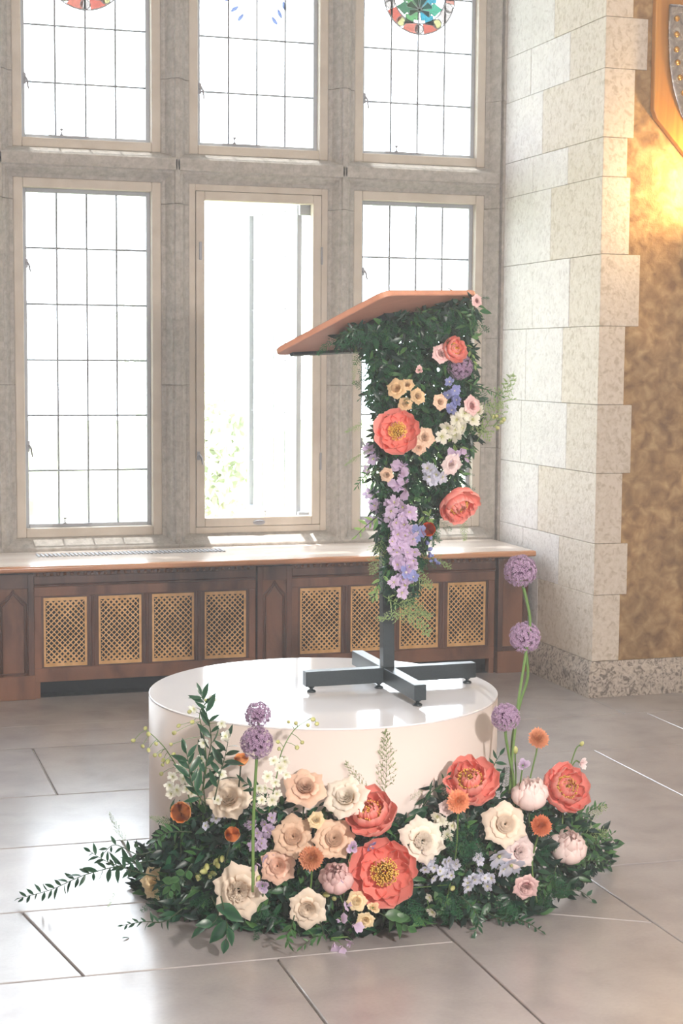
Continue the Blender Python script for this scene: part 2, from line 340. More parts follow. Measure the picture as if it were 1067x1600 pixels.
def medallion(parent, cx, cz, y, r, theme):
    root = empty('stained_glass_medallion', parent=parent)
    cols = [tint(235, 120, 100), tint(240, 140, 118), tint(245, 170, 150), tint(232, 108, 88)]
    pale = tint(250, 236, 226); cream = tint(240, 232, 160)
    greens = [tint(90, 200, 160), tint(120, 190, 120), tint(60, 180, 200), tint(90, 150, 110)]
    ri = r * .72
    if theme != 'crest':
        n = 10
        for i in range(n):
            a0 = -PI / 2 + .14 + i * 2 * PI / n; a1 = a0 + 2 * PI / n - .20
            v = []; 
            for q in range(7):
                a = a0 + (a1 - a0) * q / 6
                v += [(cx + ri * math.cos(a), y, cz + ri * math.sin(a)), (cx + r * math.cos(a), y, cz + r * math.sin(a)), (cx + r * math.cos(a), y + .003, cz + r * math.sin(a)), (cx + ri * math.cos(a), y + .003, cz + ri * math.sin(a))]
            f = []
            for q in range(6):
                for e in range(4): f.append((q * 4 + e, q * 4 + (e + 1) % 4, q * 4 + 4 + (e + 1) % 4, q * 4 + 4 + e))
            f += [(0, 1, 2, 3), (24, 25, 26, 27)]
            MB().add(v, f).build('glass_segment', pale if i % 3 == 1 else cols[i % 4], root)
            am = a0 - .14
            d = MB(); c = (cx + (r + ri) / 2 * math.cos(am), cz + (r + ri) / 2 * math.sin(am)); rr = (r - ri) * .44
            d.prism([(c[0] + rr * math.cos(q * PI / 6), c[1] + rr * math.sin(q * PI / 6)) for q in range(12)], lambda p, h: (p[0], h, p[1]), y - .003, y).build('glass_roundel', cream if i % 2 else pale, root)
            MB().tube([(c[0] + rr * math.cos(q * PI / 6), y - .003, c[1] + rr * math.sin(q * PI / 6)) for q in range(13)], .003, 4).build('lead_line', M_lead, root)
        for q in (r, ri):
            MB().tube([(cx + q * math.cos(a * PI / 20), y - .002, cz + q * math.sin(a * PI / 20)) for a in range(41)], .0042, 5, cap=False).build('lead_line', M_lead, root, smooth=True)
    if theme == 'crest':
        for q, (dx, dz, an) in enumerate([(-.10, -.20, .6), (-.135, -.155, .9), (.10, -.205, -.7), (.13, -.165, -.5), (.155, -.12, -.3), (-.17, -.10, 1.1), (-.06, .02, 0), (.06, .02, 0), (0, .09, .4)]):
            M2 = Matrix.Rotation(an, 2); pts = [Vector(p) @ M2 for p in ((-.012, 0), (-.006, .022), (.004, .034), (.012, .01), (.008, -.018), (-.004, -.026))]
            MB().prism([(cx + dx + p.x, cz + dz + p.y) for p in pts], lambda p, h: (p[0], h, p[1]), y - .003, y).build('glass_piece', tint(150, 170, 225), root)
        return root
    # spray of lobed leaves inside
    rs = ri * .93 if theme != 'crest' else r * .9
    for i, (ang, sc_) in enumerate([(-.0, 1), (.75, .9), (-.75, .9), (1.5, .8), (-1.5, .8), (2.3, .7), (-2.3, .7)]):
        L = rs * 1.38 * sc_; pts = []
        for side in (1, -1):
            for q in range(9):
                s_ = q / 8 if side == 1 else 1 - q / 8
                w = .22 * L * math.sin(PI * min(1, s_ * .95 + .05)) * (1 + .35 * math.cos(s_ * PI * 6)) * side
                u = s_ * L; pts.append((u, w))
        base = (cx, cz - rs * .55)
        ca, sa = math.cos(PI / 2 + ang), math.sin(PI / 2 + ang)
        pp = [(base[0] + u * ca * .9 - w * sa, base[1] + u * sa * .9 + w * ca) for u, w in pts]
        mt = (greens[i % 4] if theme != 'crest' else tint(150, 170, 225))
        if theme == 'flame' and i > 3: mt = cols[i % 3]
        MB().prism(pp, lambda p, h: (p[0], h, p[1]), y - .004 - .0004 * i, y - .001).build('glass_leaf', mt, root)
        MB().tube([(p[0], y - .005, p[1]) for p in pp], .002, 4).build('lead_line', M_lead, root)
    return root

def build_windows():
    n = 0
    for k in KS:
        X0 = A0 + k * S; X1 = X0 + Wd
        for lower in (True, False):
            n += 1
            z0, z1 = (Z1, Z2) if lower else (Z3, Z4)
            w = empty('window_%d' % n, kind='structure')
            openw = (k == 1 and lower)
            if openw:
                ring_frame(w, X0, X1, z0, z1, .036, YF, YF + .07, M_frame, 'frame')
                ring_frame(w, X0 + .0385, X1 - .0385, z0 + .0385, z1 - .0385, .050, YF - .006, YF + .055, M_frame, 'inner_frame', bevel=.005)
                latch(w, X0 + .05, YF - .008, 1.22, .8); 
                MB().box(X0 + .055, X0 + .07, YF - .016, YF - .006, 2.32, 2.42).build('latch_keeper', M_iron, w, bevel=.003)
                for zh in (1.18, 2.36): MB().tube([(X1 - .037, YF - .010, zh - .05), (X1 - .037, YF - .010, zh + .05)], .006, 8).build('hinge', M_iron, w)
                MB().lathe([(.026, 0), (.026, .004), (.018, .008)], 12).build('window_number_plate', M_iron, w).matrix_basis = Matrix.Translation(((X0 + X1) / 2, YF - .006, z0 + .058)) @ Matrix.Rotation(PI / 2, 4, 'X') @ Matrix.Diagonal((1.4, .6, 1, 1))
                # casement swung outwards
                sw = empty('open_casement', Matrix.Translation((2.628, 9.03, 0)) @ Matrix.Rotation(-(PI - math.radians(104)) , 4, 'Z'), parent=w)
                sw.matrix_basis = Matrix.Translation((2.63, 9.04, 0)) @ Matrix.Rotation(math.radians(104), 4, 'Z')
                L = .60
                zb, zt = .845, 2.655
                for nme, b in (('casement_stile', (0, .03, zb, zt)), ('casement_stile', (L - .022, L, zb, zt)), ('casement_rail', (.03, L - .022, zb, zb + .028)), ('casement_rail', (.03, L - .022, zt - .024, zt))):
                    MB().box(b[0], b[1], -.016, .016, b[2], b[3]).build(nme, M_metalframe, sw, bevel=.003)
                rws = [zb + .305 * i for i in range(1, 6)]
                bar_parts(sw, .03, L - .022, zb + .028, zt - .024, 0, rows=rws, r=.003)
                panes(sw, .03, L - .022, zb + .028, zt - .024, 0, 4, rws)
                b = MB().box(L - .018, L - .006, -.03, -.016, 1.22, 1.28).box(L - .018, L - .006, -.03, -.016, 2.2, 2.26)
                b.build('window_latch', M_iron, sw)
                for zz in (.83, 2.645): MB().box(2.62, X1 + .0, 9.0, 9.05, zz - .05, zz + .05).build('pivot_bracket', M_metalframe, w, bevel=.004)
                stay_peg(w, 2.45, 9.02, z0 + .075)
                continue
            ring_frame(w, X0, X1, z0, z1, .052, YF, YF + .08, M_frame, 'frame', bevel=.006)
            gx0, gx1, gz0, gz1 = X0 + .055, X1 - .055, z0 + .053, z1 - .055
            ring_frame(w, gx0 - .004, gx1 + .004, gz0 - .004, gz1 + .004, .024, YF + .050, YF + .082, M_metalframe, 'casement', bevel=.003)
            ix0, ix1, iz0, iz1 = gx0 + .020, gx1 - .020, gz0 + .02, gz1 - .02
            rows = [.838 + .3055 * i for i in range(1, 6)] if lower else [2.951 + .305 * i for i in range(1, 6)]
            bar_parts(w, ix0, ix1, iz0, iz1, YF + .062, rows=rows)
            panes(w, ix0, ix1, iz0, iz1, YF + .066, 4, rows)
            lz = 1.28 if lower else 3.27
            latch(w, gx0 + .018, YF + .050, lz); 
            if lower: latch(w, gx0 + .018, YF + .050, 2.28, .8)
            stay_peg(w, X0 + .30, YF + .046, gz0 + .012)
            if not lower and k >= -1:
                medallion(w, (ix0 + ix1) / 2 + (.0 if k != 0 else .0), 3.872, YF + .050, .22, {0: 'flame', 1: 'crest', 2: 'leaf'}.get(k, 'leaf'))
build_windows()

# ------------------------------------------------------------------ right pier and wall
COURSE = [.187, .54, .813, 1.183, 1.542, 1.950, 2.320, 2.715, 2.915, 3.262, 3.52, 3.90, 4.25, 4.6, 5.0, 5.5, 6.0]
QE = [3.981, 4.019, 3.979, 4.024, 3.975, 4.052, 3.985, 3.963, 3.998, 4.066, 3.98, 4.06, 3.98, 4.05, 3.98, 4.03]
YP = 7.585
def build_right_wall():
    w = MB().box(XR + .02, 7.2, YP + .02, 9.14, 0, 6).build('wall_right', M_mortar_d); w['kind'] = 'structure'
    splits = [[8.28], [8.02, 8.5], [8.30], [7.95, 8.55], [8.02, 8.5], [8.42, 7.95], [8.2], [8.0, 8.45], [8.33], [8.0, 8.5], [8.2], [7.95, 8.4], [8.2], [8.0], [8.3], [8.1]]
    for i, (z0, z1) in enumerate(zip(COURSE, COURSE[1:])):
        ys = [YP + .06] + sorted(splits[i]) + [YS - .008]
        for j, (a, b) in enumerate(zip(ys, ys[1:])):
            d = R_.uniform(-.001, .0015)
            if j == 0:      # corner stone wraps round onto the front
                poly = [(XR - d, YP), (QE[i], YP), (QE[i], YP + .05), (XR + .05, YP + .05), (XR + .05, b - .0012), (XR - d, b - .0012)]
                MB().prism(poly, lambda p, z: (p[0], p[1], z), z0 + .0012, z1 - .0012).build('quoin_stone', M_stone_quoin if 0 else M_corner, w, bevel=.002, seg=1)
            else:
                MB().box(XR - d, XR + .05, a + .0012, b - .0012, z0 + .0012, z1 - .0012).build('ashlar_block', M_stone_pale, w, bevel=.002, seg=1)
    # rough brown slabs of the front face, fitted to the quoins
    for i, (z0, z1) in enumerate(zip(COURSE, COURSE[1:])):
        MB().box(QE[i] + .001, 7.2, YP + .006, YP + .05, z0, z1).build('brown_stone_face', M_plaster, w)
    # moulded stone base
    prof = [(0, 0), (-.035, 0), (-.035, .115), (-.022, .15), (-.008, .187), (0, .187)]
    xs = [XR - .035, 4.23, 4.75, 5.6, 6.5, 7.2]
    def basef(p, x): return (x, YP + p[0], p[1])
    for j, (a, b) in enumerate(zip(xs, xs[1:])):
        m_ = MB()
        if j == 0:
            v = [basef(p, XR + p[0]) for p in prof] + [basef(p, b - .0012) for p in prof]; n = 6
            m_.add(v, [(0, 1, 2, 3, 4, 5), (11, 10, 9, 8, 7, 6)] + [(i, 6 + i, 6 + (i + 1) % 6, (i + 1) % 6) for i in range(6)])
        else: m_.prism(prof, basef, a + .0012, b - .0012)
        m_.build('plinth_stone', M_plinth, w)
    ys = [YP, 8.05, 8.45]
    for j, (a, b) in enumerate(zip(ys, ys[1:])):
        v0 = [(XR + p[0], YP + p[0] if j == 0 else a + .0012, p[1]) for p in prof]; v1 = [(XR + p[0], b - .0012, p[1]) for p in prof]
        MB().add(v0 + v1, [(0, 5, 4, 3, 2, 1), (6, 7, 8, 9, 10, 11)] + [(i, (i + 1) % 6, 6 + (i + 1) % 6, 6 + i) for i in range(6)]).build('plinth_stone', M_plinth, w)
# corner stones carry one stone all round, tanned to imitate warm dim light
M_corner = noisy('corner_stone_warm_lit', [srgb(192, 180, 164), srgb(212, 202, 189), srgb(220, 211, 200)], 36, 6, .9, (.6, .8), .35, 70, pos=[.33, .46, .6], spec=.25, per_obj=.05)
build_right_wall()

# remaining shell of the hall, out of frame
o = MB().box(-4.35, -4.2, -4.2, 9.14, 0, 6).build('wall_left', M_wall); o['kind'] = 'structure'
o = MB().box(-4.35, 7.35, -4.35, -4.2, 0, 6).build('wall_front', M_wall); o['kind'] = 'structure'
o = MB().box(7.2, 7.35, -4.2, 9.14, 0, 6).build('wall_side', M_wall); o['kind'] = 'structure'
o = MB().box(-4.35, 7.35, -4.35, 9.14, 6, 6.15).build('ceiling', M_ceil); o['kind'] = 'structure'

# ------------------------------------------------------------------ outside
o = MB().box(-30, 40, 9.16, 60, -.9, -.5).build('ground', M_grass); o['kind'] = 'structure'
def far_tree(name, x, y, h, r, label, mats, n=2600):
    t = empty(name, Vector((x, y, -.5)), label, 'tree')
    MB().tube([(0, 0, 0), (.05, 0, h * .35), (0, .05, h * .7)], [.12, .09, .05], 8).build('trunk', M_extstone, t)
    rr = random.Random(int(x * 10)); v = MB()
    for i in range(n):
        a = rr.uniform(0, 2 * PI); zz = rr.uniform(-1, 1); q = (rr.random() ** .4)
        c = Vector((math.cos(a) * math.sqrt(1 - zz * zz) * r * q, math.sin(a) * math.sqrt(1 - zz * zz) * r * q, h * .62 + zz * r * q * 1.2))
        d = Vector((rr.gauss(0, 1), rr.gauss(0, 1), rr.gauss(0, 1))).normalized() * .09; e = d.orthogonal().normalized() * .05
        v.add([c - d, c + e, c + d, c - e], [(0, 1, 2, 3)])
    v.build('foliage', mats, t, kind='stuff')
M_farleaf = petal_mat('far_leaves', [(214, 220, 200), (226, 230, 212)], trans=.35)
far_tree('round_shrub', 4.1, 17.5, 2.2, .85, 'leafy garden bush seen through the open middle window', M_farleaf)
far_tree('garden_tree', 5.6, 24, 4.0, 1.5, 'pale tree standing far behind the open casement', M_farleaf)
b_ = empty('exterior_buttress', Vector((1.02, 9.6, -.5)), 'pale stepped stone buttress outside the left window', 'buttress')
for i in range(12):
    z = i * .24; d = .0 if i < 6 else .05
    MB().box(-.10, .13 - d + R_.uniform(-.02, .03), 0, .5, z + .003, z + .237).build('stone_block', M_extstone, b_, bevel=.006, seg=1)

# ------------------------------------------------------------------ radiator cabinets
YC = 8.33
def grille(parent, x0, x1, z0, z1):
    W = x1 - x0; H = z1 - z0; b = .012; t = .003
    m_ = MB(); yy = YC + .012
    m_.box(x0, x0 + b, yy, yy + t, z0, z1).box(x1 - b, x1, yy, yy + t, z0, z1).box(x0 + b, x1 - b, yy, yy + t, z0, z0 + b + .006).box(x0 + b, x1 - b, yy, yy + t, z1 - b - .006, z1)
    # diagonal strips clipped to the opening
    ax0, ax1, az0, az1 = x0 + b - .001, x1 - b + .001, z0 + b + .005, z1 - b - .005
    p = .0295; hw = .0048
    w_ = ax1 - ax0; h_ = az1 - az0
    for sgn in (1, -1):
        k = -h_ if sgn == 1 else 0
        c = k
        while c < w_ + (0 if sgn == 1 else h_):
            # line u = c + sgn*v ; clip v so that 0<=u<=w
            if sgn == 1: lo = max(0, -c); hi = min(h_, w_ - c)
            else: lo = max(0, c - w_); hi = min(h_, c)
            if hi - lo > .006:
                P = [(c + sgn * lo, lo), (c + sgn * hi, hi)]
                q = hw * math.sqrt(2)
                y_ = yy if sgn == 1 else yy + .0012
                v = []
                for (u, vv) in P:
                    for s_ in (-q, q):
                        uu = min(max(u + s_, 0), w_)
                        v += [(ax0 + uu, y_, az0 + vv), (ax0 + uu, y_ + .002, az0 + vv)]
                m_.add(v, [(0, 2, 6, 4), (1, 5, 7, 3), (0, 4, 5, 1), (2, 3, 7, 6)])
            c += p
    return m_.build('brass_grille', M_brass, parent)
def arch_line(cx, hw, z0, z1, zs, y):
    """ogee arch outline: sides up to the springing zs, then two reversed curves to the point z1"""
    L = []
    for i in range(9):
        s = i / 8; x = hw * (1 - s) ** 1.0; x = hw * (1 - s * s * (3 - 2 * s)) if i < 8 else 0
        z = zs + (z1 - zs) * s; L.append((x, z))
    pts = [(cx - hw, y, z0), (cx - hw, y, zs)] + [(cx - hw * (1 - i / 8) ** 1.35, y, zs + (z1 - zs) * (i / 8)) for i in range(1, 9)]
    pts += [(2 * cx - p[0], y, p[2]) for p in pts[-2::-1]]
    return pts
def pilaster(parent, x0, x1, arch=True):
    m_ = empty('pilaster', parent=parent)
    y = YC - .012
    MB().box(x0, x1, y + .012, YC + .06, .09, .60).build('backboard', M_wood_v, m_)
    for a, b in ((x0, x0 + .030), (x1 - .030, x1)): MB().box(a, b, y, YC + .02, .09, .655).build('stile', M_wood, m_, bevel=.002)
    MB().box(x0 + .03, x1 - .03, y, YC + .02, .58, .655).build('rail', M_wood, m_, bevel=.002)
    MB().box(x0 - .004, x1 + .004, y - .008, YC + .03, 0, .125).build('plinth_block', M_wood_v, m_, bevel=.003)
    if arch:
        cx = (x0 + x1) / 2; hw = (x1 - x0) / 2 - .036
        for off, rr in ((0, .006), (.012, .0035)):
            MB().tube([(cx + (p[0] - cx) * (1 - off / hw), y + .006, p[2] - off) for p in arch_line(cx, hw, .135, .572, .50, 0)], rr, 6).build('arch_moulding', M_wood, m_, smooth=True)
        MB().tube([(x0 + .032, y + .006, .135), (x1 - .032, y + .006, .135)], .006, 6).build('arch_moulding', M_wood, m_)
    else:
        MB().box(x0 + .03, x1 - .03, y, YC + .02, .09, .15).build('rail', M_wood, m_, bevel=.002)
def cabinet(label, xa, xb, pil, grilles, endx, arch_gap=False):
    c = empty('radiator_cabinet', Vector((0, 0, 0)), label, 'radiator cabinet', 'carved oak radiator cabinets')
    for q in pil: pilaster(c, *q)
    g0 = grilles[0][0]; g1 = grilles[-1][1]
    MB().box(xa, xb, YC + .16, YC + .17, .02, .66).build('shade_back', M_black, c)
    MB().box(g0 - .05, g1 + .05, YC - .004, YC + .03, .535, .585).build('rail', M_wood_v, c, bevel=.003)
    MB().box(g0 - .05, g1 + .05, YC - .010, YC + .03, .60, .640).build('frieze_rail', M_wood, c, bevel=.003)
    MB().tube([(g0 - .05, YC - .004, .592), (g1 + .05, YC - .004, .592)], .007, 6).build('bead_moulding', M_wood, c)
    MB().box(g0 - .05, g1 + .05, YC - .004, YC + .03, .085, .157).build('bottom_rail', M_wood_v, c, bevel=.003)
    MB().box(g0 - .05, g0 - .012, YC - .002, YC + .03, .157, .535).build('stile', M_wood_v, c, bevel=.003)
    MB().box(g1 + .012, g1 + .05, YC - .002, YC + .03, .157, .535).build('stile', M_wood_v, c, bevel=.003)
    for (a, b), (a2, b2) in zip(grilles, grilles[1:]):
        MB().box(b + .010, a2 - .010, YC - .002, YC + .03, .157, .535).tube([((b + a2) / 2, YC - .002, .16), ((b + a2) / 2, YC - .002, .53)], .011, 8).build('stile', M_wood, c, bevel=.002)
    for a, b in grilles:
        ring = MB()
        for p, q in (((a - .012, a), (.15, .54)), ((b, b + .012), (.15, .54))): ring.box(p[0], p[1], YC + .004, YC + .02, q[0], q[1])
        ring.box(a, b, YC + .004, YC + .02, .15, .162).box(a, b, YC + .004, YC + .02, .526, .54)
        ring.build('panel_moulding', M_wood, c)
        grille(c, a, b, .162, .526)
        MB().box(a - .01, b + .01, YC + .075, YC + .08, .14, .55).build('shade_back', M_black, c)  # black sheet paints the shade behind the grille
    # carved leaf band under the shelf: alternating knobs
    x = g0 - .03; me = MB().lathe([(.001, -.008), (.009, -.004), (.011, .002), (.007, .009), (.001, .012)], 8).mesh('carved_knob', M_wood_v, True)
    me2 = MB().box(-.013, .013, -.007, .005, -.006, .006).mesh('carved_bar', M_wood)
    i = 0
    while x < g1 + .04:
        if i % 2 == 0: put('carved_knob', me, c, Matrix.Translation((x, YC - .014, .652)) @ Matrix.Rotation(PI / 2, 4, 'X'))
        else: put('carved_bar', me2, c, Matrix.Translation((x, YC - .012, .652)) @ Matrix.Rotation(.35 if i % 4 == 1 else -.35, 4, 'Y'))
        x += .0175; i += 1
    MB().box(g0 - .05, g1 + .05, YC - .006, YC + .03, .64, .664).build('carved_band_ground', M_wood, c)
    MB().box(xa, xb, YC - .03, YC + .03, .664, .672).build('cornice', M_wood, c, bevel=.002)
    # feet either side of the dark toe gap
    MB().box(g0 - .05, g0 - .02, YC, YC + .05, 0, .085).build('foot', M_wood_v, c); MB().box(g1 + .02, g1 + .05, YC, YC + .05, 0, .085).build('foot', M_wood_v, c)
    MB().box(g0 - .02, g1 + .02, YC + .10, YC + .11, 0, .09).build('shade_back', M_black, c)  # black sheet paints the shade in the toe gap
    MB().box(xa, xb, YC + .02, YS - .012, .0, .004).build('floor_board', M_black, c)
    return c
cabinet('dark oak radiator cabinet at left with four brass lattice grilles', .79, 2.19, [(.79, 1.0)], [(1.051, 1.277), (1.337, 1.565), (1.621, 1.849), (1.905, 2.135)], 2.19)
cabinet('dark oak radiator cabinet at right behind the lectern with dark end panel', 2.193, 3.79, [(2.193, 2.386), (3.60, 3.785, False)], [(2.437, 2.672), (2.727, 2.960), (3.013, 3.246), (3.299, 3.532)], 3.79)
cabinet('dark oak radiator cabinet beyond the left pilaster, outside the frame', -.62, .787, [(-.62, -.41)], [(-.36, -.13), (-.075, .155), (.21, .44), (.495, .73)], .787)
sh = empty('window_shelf', Vector((0, 8.2, .676)), 'long shelf under the windows with pale top and orange oak front edge', 'shelf')
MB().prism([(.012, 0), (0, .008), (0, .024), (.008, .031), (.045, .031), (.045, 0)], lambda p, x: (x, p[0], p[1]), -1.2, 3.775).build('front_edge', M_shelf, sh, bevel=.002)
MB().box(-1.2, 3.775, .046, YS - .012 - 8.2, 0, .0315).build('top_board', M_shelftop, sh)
gr = MB()
for i in range(46): gr.box(1.06 + i * .0225, 1.06 + i * .0225 + .012, 8.60, 8.72, .709, .7125)
g = gr.build('vent_slats', M_metalframe); tag(g, 'pale ribbed air vent lying in the shelf below the left window', 'vent')

# ------------------------------------------------------------------ wall shield and sconce
pl = empty('wall_shield', Vector((4.5, YP, 3.2)), 'riveted steel shield on oak plaque at upper right of wall', 'shield')
def Lp(x, z): return (x - 4.5, z - 3.2)
poly = [Lp(4.085, 4.1), Lp(4.085, 3.06), Lp(4.105, 3.015), Lp(4.45, 2.66), Lp(4.5, 2.64), Lp(4.55, 2.66), Lp(4.895, 3.015), Lp(4.915, 3.06), Lp(4.915, 4.1)]
MB().prism(poly, lambda p, y: (p[0], y, p[1]), -.045, -.002).build('plaque', M_plaque, pl, bevel=.006)
sp = [Lp(4.155, 3.585), Lp(4.155, 3.42), Lp(4.165, 3.28), Lp(4.19, 3.16), Lp(4.235, 3.04), Lp(4.31, 2.93), Lp(4.40, 2.85), Lp(4.5, 2.79)]
sp = sp + [(-p[0], p[1]) for p in sp[-2::-1]]
MB().prism(sp, lambda p, y: (p[0], y, p[1]), -.062, -.045).build('metal_shield', M_silver, pl, bevel=.008)
MB().tube([(p[0], -.063, p[1]) for p in sp + [sp[0]]], .006, 6).build('rim', M_silver, pl, smooth=True)
rv = MB().lathe([(.016, 0), (.015, .005), (.010, .010), (.002, .012)], 12).mesh('rivet', M_gold, True)
for i in range(7):
    a, b = sp[min(i, 6)], sp[min(i + 1, 7)]
for (x, z) in [(4.196, 3.52), (4.197, 3.44), (4.199, 3.365), (4.207, 3.30), (4.222, 3.225), (4.245, 3.15), (4.285, 3.065), (4.35, 2.97), (4.43, 2.89)]:
    for s_ in (1, -1):
        p = Lp(x, z); put('rivet', rv, pl, Matrix.Translation((p[0] * s_, -.063, p[1])) @ Matrix.Rotation(PI / 2, 4, 'X'))
for i in range(4): MB().tube([(-.22 + i * .01, -.066, .33 - i * .12), (.22 - i * .01, -.066, .33 - i * .12)], .007, 6).build('embossed_line', M_gold, pl)
scn = empty('wall_sconce', Vector((4.44, YP, 2.45)), 'iron wall sconce right of the frame lighting the brown wall', 'lamp')
MB().box(-.04, .04, -.02, 0, -.1, .1).tube([(0, -.02, 0), (0, -.12, -.03), (0, -.16, .05)], .01, 8).build('bracket', M_sconce, scn)
MB().lathe([(.03, 0), (.06, .02), (.075, .10), (.07, .10), (.055, .03), (.001, .02)], 16, (0, -.16, .05)).build('cup', M_sconce, scn)

# ------------------------------------------------------------------ podium
PC = Vector((1.6173, 5.239, 0)); PR = .6; PH = .6288
pod = empty('podium', PC, 'round white glossy podium carrying the lectern', 'podium')
b = MB(); N_ = 160
b.lathe([(PR, 0.0), (PR, PH - .006)], N_); b.build('side_wall', M_podside, pod, smooth=False)
for q in bpy.data.objects['side_wall'].data.polygons: q.use_smooth = len(q.vertices) == 4
b = MB().lathe([(PR - .0, PH - .0058), (PR + .0006, PH - .0045), (PR + .0006, PH - .0015), (PR - .002, PH)], N_); o = b.build('top_panel', M_podtop, pod)
for q in o.data.polygons: q.use_smooth = len(q.vertices) == 4 and abs(q.normal.z) < .9

# ------------------------------------------------------------------ lectern
LX, LY = 1.838, 5.205
lec = empty('lectern', Vector((LX, LY, PH)), 'wooden-topped lectern on a slim dark post and cross base, standing on the podium', 'lectern')
h0, h1 = .022, .074
MB().box(-.30, .325, -.021, .021, h0, h1).build('base_arm', M_steel, lec, bevel=.0015)
MB().box(-.021, .021, -.33, -.0215, h0, h1).build('base_arm', M_steel, lec, bevel=.0015)
MB().box(-.021, .021, .0215, .33, h0, h1).build('base_arm', M_steel, lec, bevel=.0015)
ft = MB().lathe([(.015, 0), (.016, .004), (.012, .008), (.006, .010), (.006, .014), (.011, .016), (.011, .0222)], 14).mesh('levelling_foot', M_steel, True)
for x, y in ((-.275, 0), (.30, 0), (0, -.305), (0, .305), (-.03, 0)): put('levelling_foot', ft, lec, Matrix.Translation((x, y, 0)))
PT = Vector((-.022, .0, 1.236))
pp = MB(); hw = .0205
lo = [(x, y, h1) for x, y in ((-hw, -hw), (hw, -hw), (hw, hw), (-hw, hw))]; hi = [(PT.x + x, PT.y + y, PT.z) for x, y in ((-hw, -hw), (hw, -hw), (hw, hw), (-hw, hw))]
pp.add(lo + hi, [(3, 2, 1, 0), (4, 5, 6, 7)] + [(i, (i + 1) % 4, 4 + (i + 1) % 4, 4 + i) for i in range(4)]).build('post', M_steel, lec, bevel=.002)
# desk: four corners at their real depth; low edge away to the left, high edge towards the hall
dist = lambda px, py, D: EYE + ray(px, py) * D
D0 = 5.42
h_dep = -.33; d_dep = .40          # depth change low->high, near->far
cL = dist(424, 548, D0 - h_dep / 2 - d_dep / 2); cH = dist(601, 453, D0 + h_dep / 2 - d_dep / 2); cR = dist(748, 453, D0 + h_dep / 2 + d_dep / 2)
cB = cL + (cR - cH)
ctr = (cL + cR) / 2; eu = (cR - cH); ev = (cH - cL); nrm = eu.cross(ev).normalized()
if nrm.z < 0: nrm = -nrm
def rounded(cs, r, n=5):
    out = []
    for i in range(4):
        p = cs[i]; a = (cs[i - 1] - p).normalized(); b = (cs[(i + 1) % 4] - p).normalized()
        for j in range(n + 1):
            t = j / n; q0 = p + a * r; q1 = p + b * r
            out.append(q0 * (1 - t) ** 2 + p * 2 * t * (1 - t) + q1 * t ** 2)
    return out
rim = rounded([cL, cH, cR, cB], .045)
lo_off = Vector((LX, LY, PH))
n = len(rim); T = .017
def slab(inset, a, b):
    c = ctr; v = []
    for h in (a, b):
        for p in rim: v.append(c + (p - c) * (1 - inset) + nrm * h - lo_off)
    return MB().add(v, [tuple(range(n))[::-1], tuple(range(n, 2 * n))] + [(i, (i + 1) % n, n + (i + 1) % n, n + i) for i in range(n)])
slab(.0, -T, 0).build('desk_edge_band', M_desk_edge, lec, bevel=.003)
slab(.012, -T - .0012, -T + .002).build('desk_underside', M_desk, lec)
slab(.012, -.002, .0012).build('desk_top', M_desk, lec)
# bracket and reading ledge
e1 = eu.normalized(); e2 = (ev - e1 * ev.dot(e1)).normalized()
def obox(c, a, b, cx, hx, hy, hz):
    v = [c + a * (sx * hx) + b * (sy * hy) + cx * (sz * hz) - lo_off for sx in (-1, 1) for sy in (-1, 1) for sz in (-1, 1)]
    return MB().add(v, [(0, 1, 3, 2), (4, 6, 7, 5), (0, 4, 5, 1), (2, 3, 7, 6), (0, 2, 6, 4), (1, 5, 7, 3)])
lowmid = (cL + cB) / 2
obox(lowmid + e2 * .02 - nrm * (T + .006), e1, e2, nrm, .19, .008, .005).build('support_rail', M_steel, lec)
obox(ctr - nrm * (T + .012), e1, e2, nrm, .09, .11, .010).build('mounting_plate', M_steel, lec)
bk = lo_off + PT
MB().tube([bk - lo_off, ctr - nrm * (T + .01) - lo_off], .022, 10).build('tilt_joint', M_steel, lec)

# ------------------------------------------------------------------ plants: materials
P = {}
P['coral'] = petal_mat('coral_petal', [(255, 206, 176), (253, 160, 146), (253, 160, 150), (255, 200, 190)], trans=.36, pos=[0, .3, .75, 1])
P['blush'] = petal_mat('blush_petal', [(240, 160, 164), (248, 214, 208), (252, 230, 226)], trans=.3, pos=[0, .35, 1], lift=0.3)
P['mauve'] = petal_mat('mauve_petal', [(180, 90, 100), (222, 160, 164), (232, 190, 186)], trans=.25, pos=[0, .4, 1], lift=0.3)
P['nude'] = petal_mat('nude_rose_petal', [(222, 150, 104), (226, 172, 138), (234, 190, 160)], trans=.22, pos=[0, .5, 1], lift=0.3)
P['tan'] = petal_mat('tan_rose_petal', [(216, 158, 108), (220, 174, 136), (228, 186, 152)], trans=.22, pos=[0, .5, 1], lift=0.3)
P['peach'] = petal_mat('peach_rose_petal', [(232, 150, 102), (236, 176, 144), (240, 192, 166)], trans=.22, pos=[0, .5, 1], lift=0.3)
P['cream'] = petal_mat('cream_rose_petal', [(238, 194, 152), (240, 216, 188), (244, 226, 204)], trans=.25, pos=[0, .45, 1], lift=0.3)
P['ivory'] = petal_mat('ivory_rose_petal', [(238, 206, 160), (244, 230, 208), (248, 238, 224)], trans=.28, pos=[0, .45, 1], lift=0.3)
P['yellow'] = petal_mat('yellow_rose_petal', [(224, 168, 84), (236, 204, 140), (240, 216, 166)], trans=.28, pos=[0, .45, 1], lift=0.3)
P['apricot'] = petal_mat('apricot_rose_petal', [(206, 140, 70), (226, 176, 110), (232, 192, 136)], trans=.3, pos=[0, .45, 1], lift=0.3)
P['orange'] = petal_mat('orange_petal', [(232, 92, 20), (244, 136, 40), (250, 168, 84)], trans=.25, lift=.25)
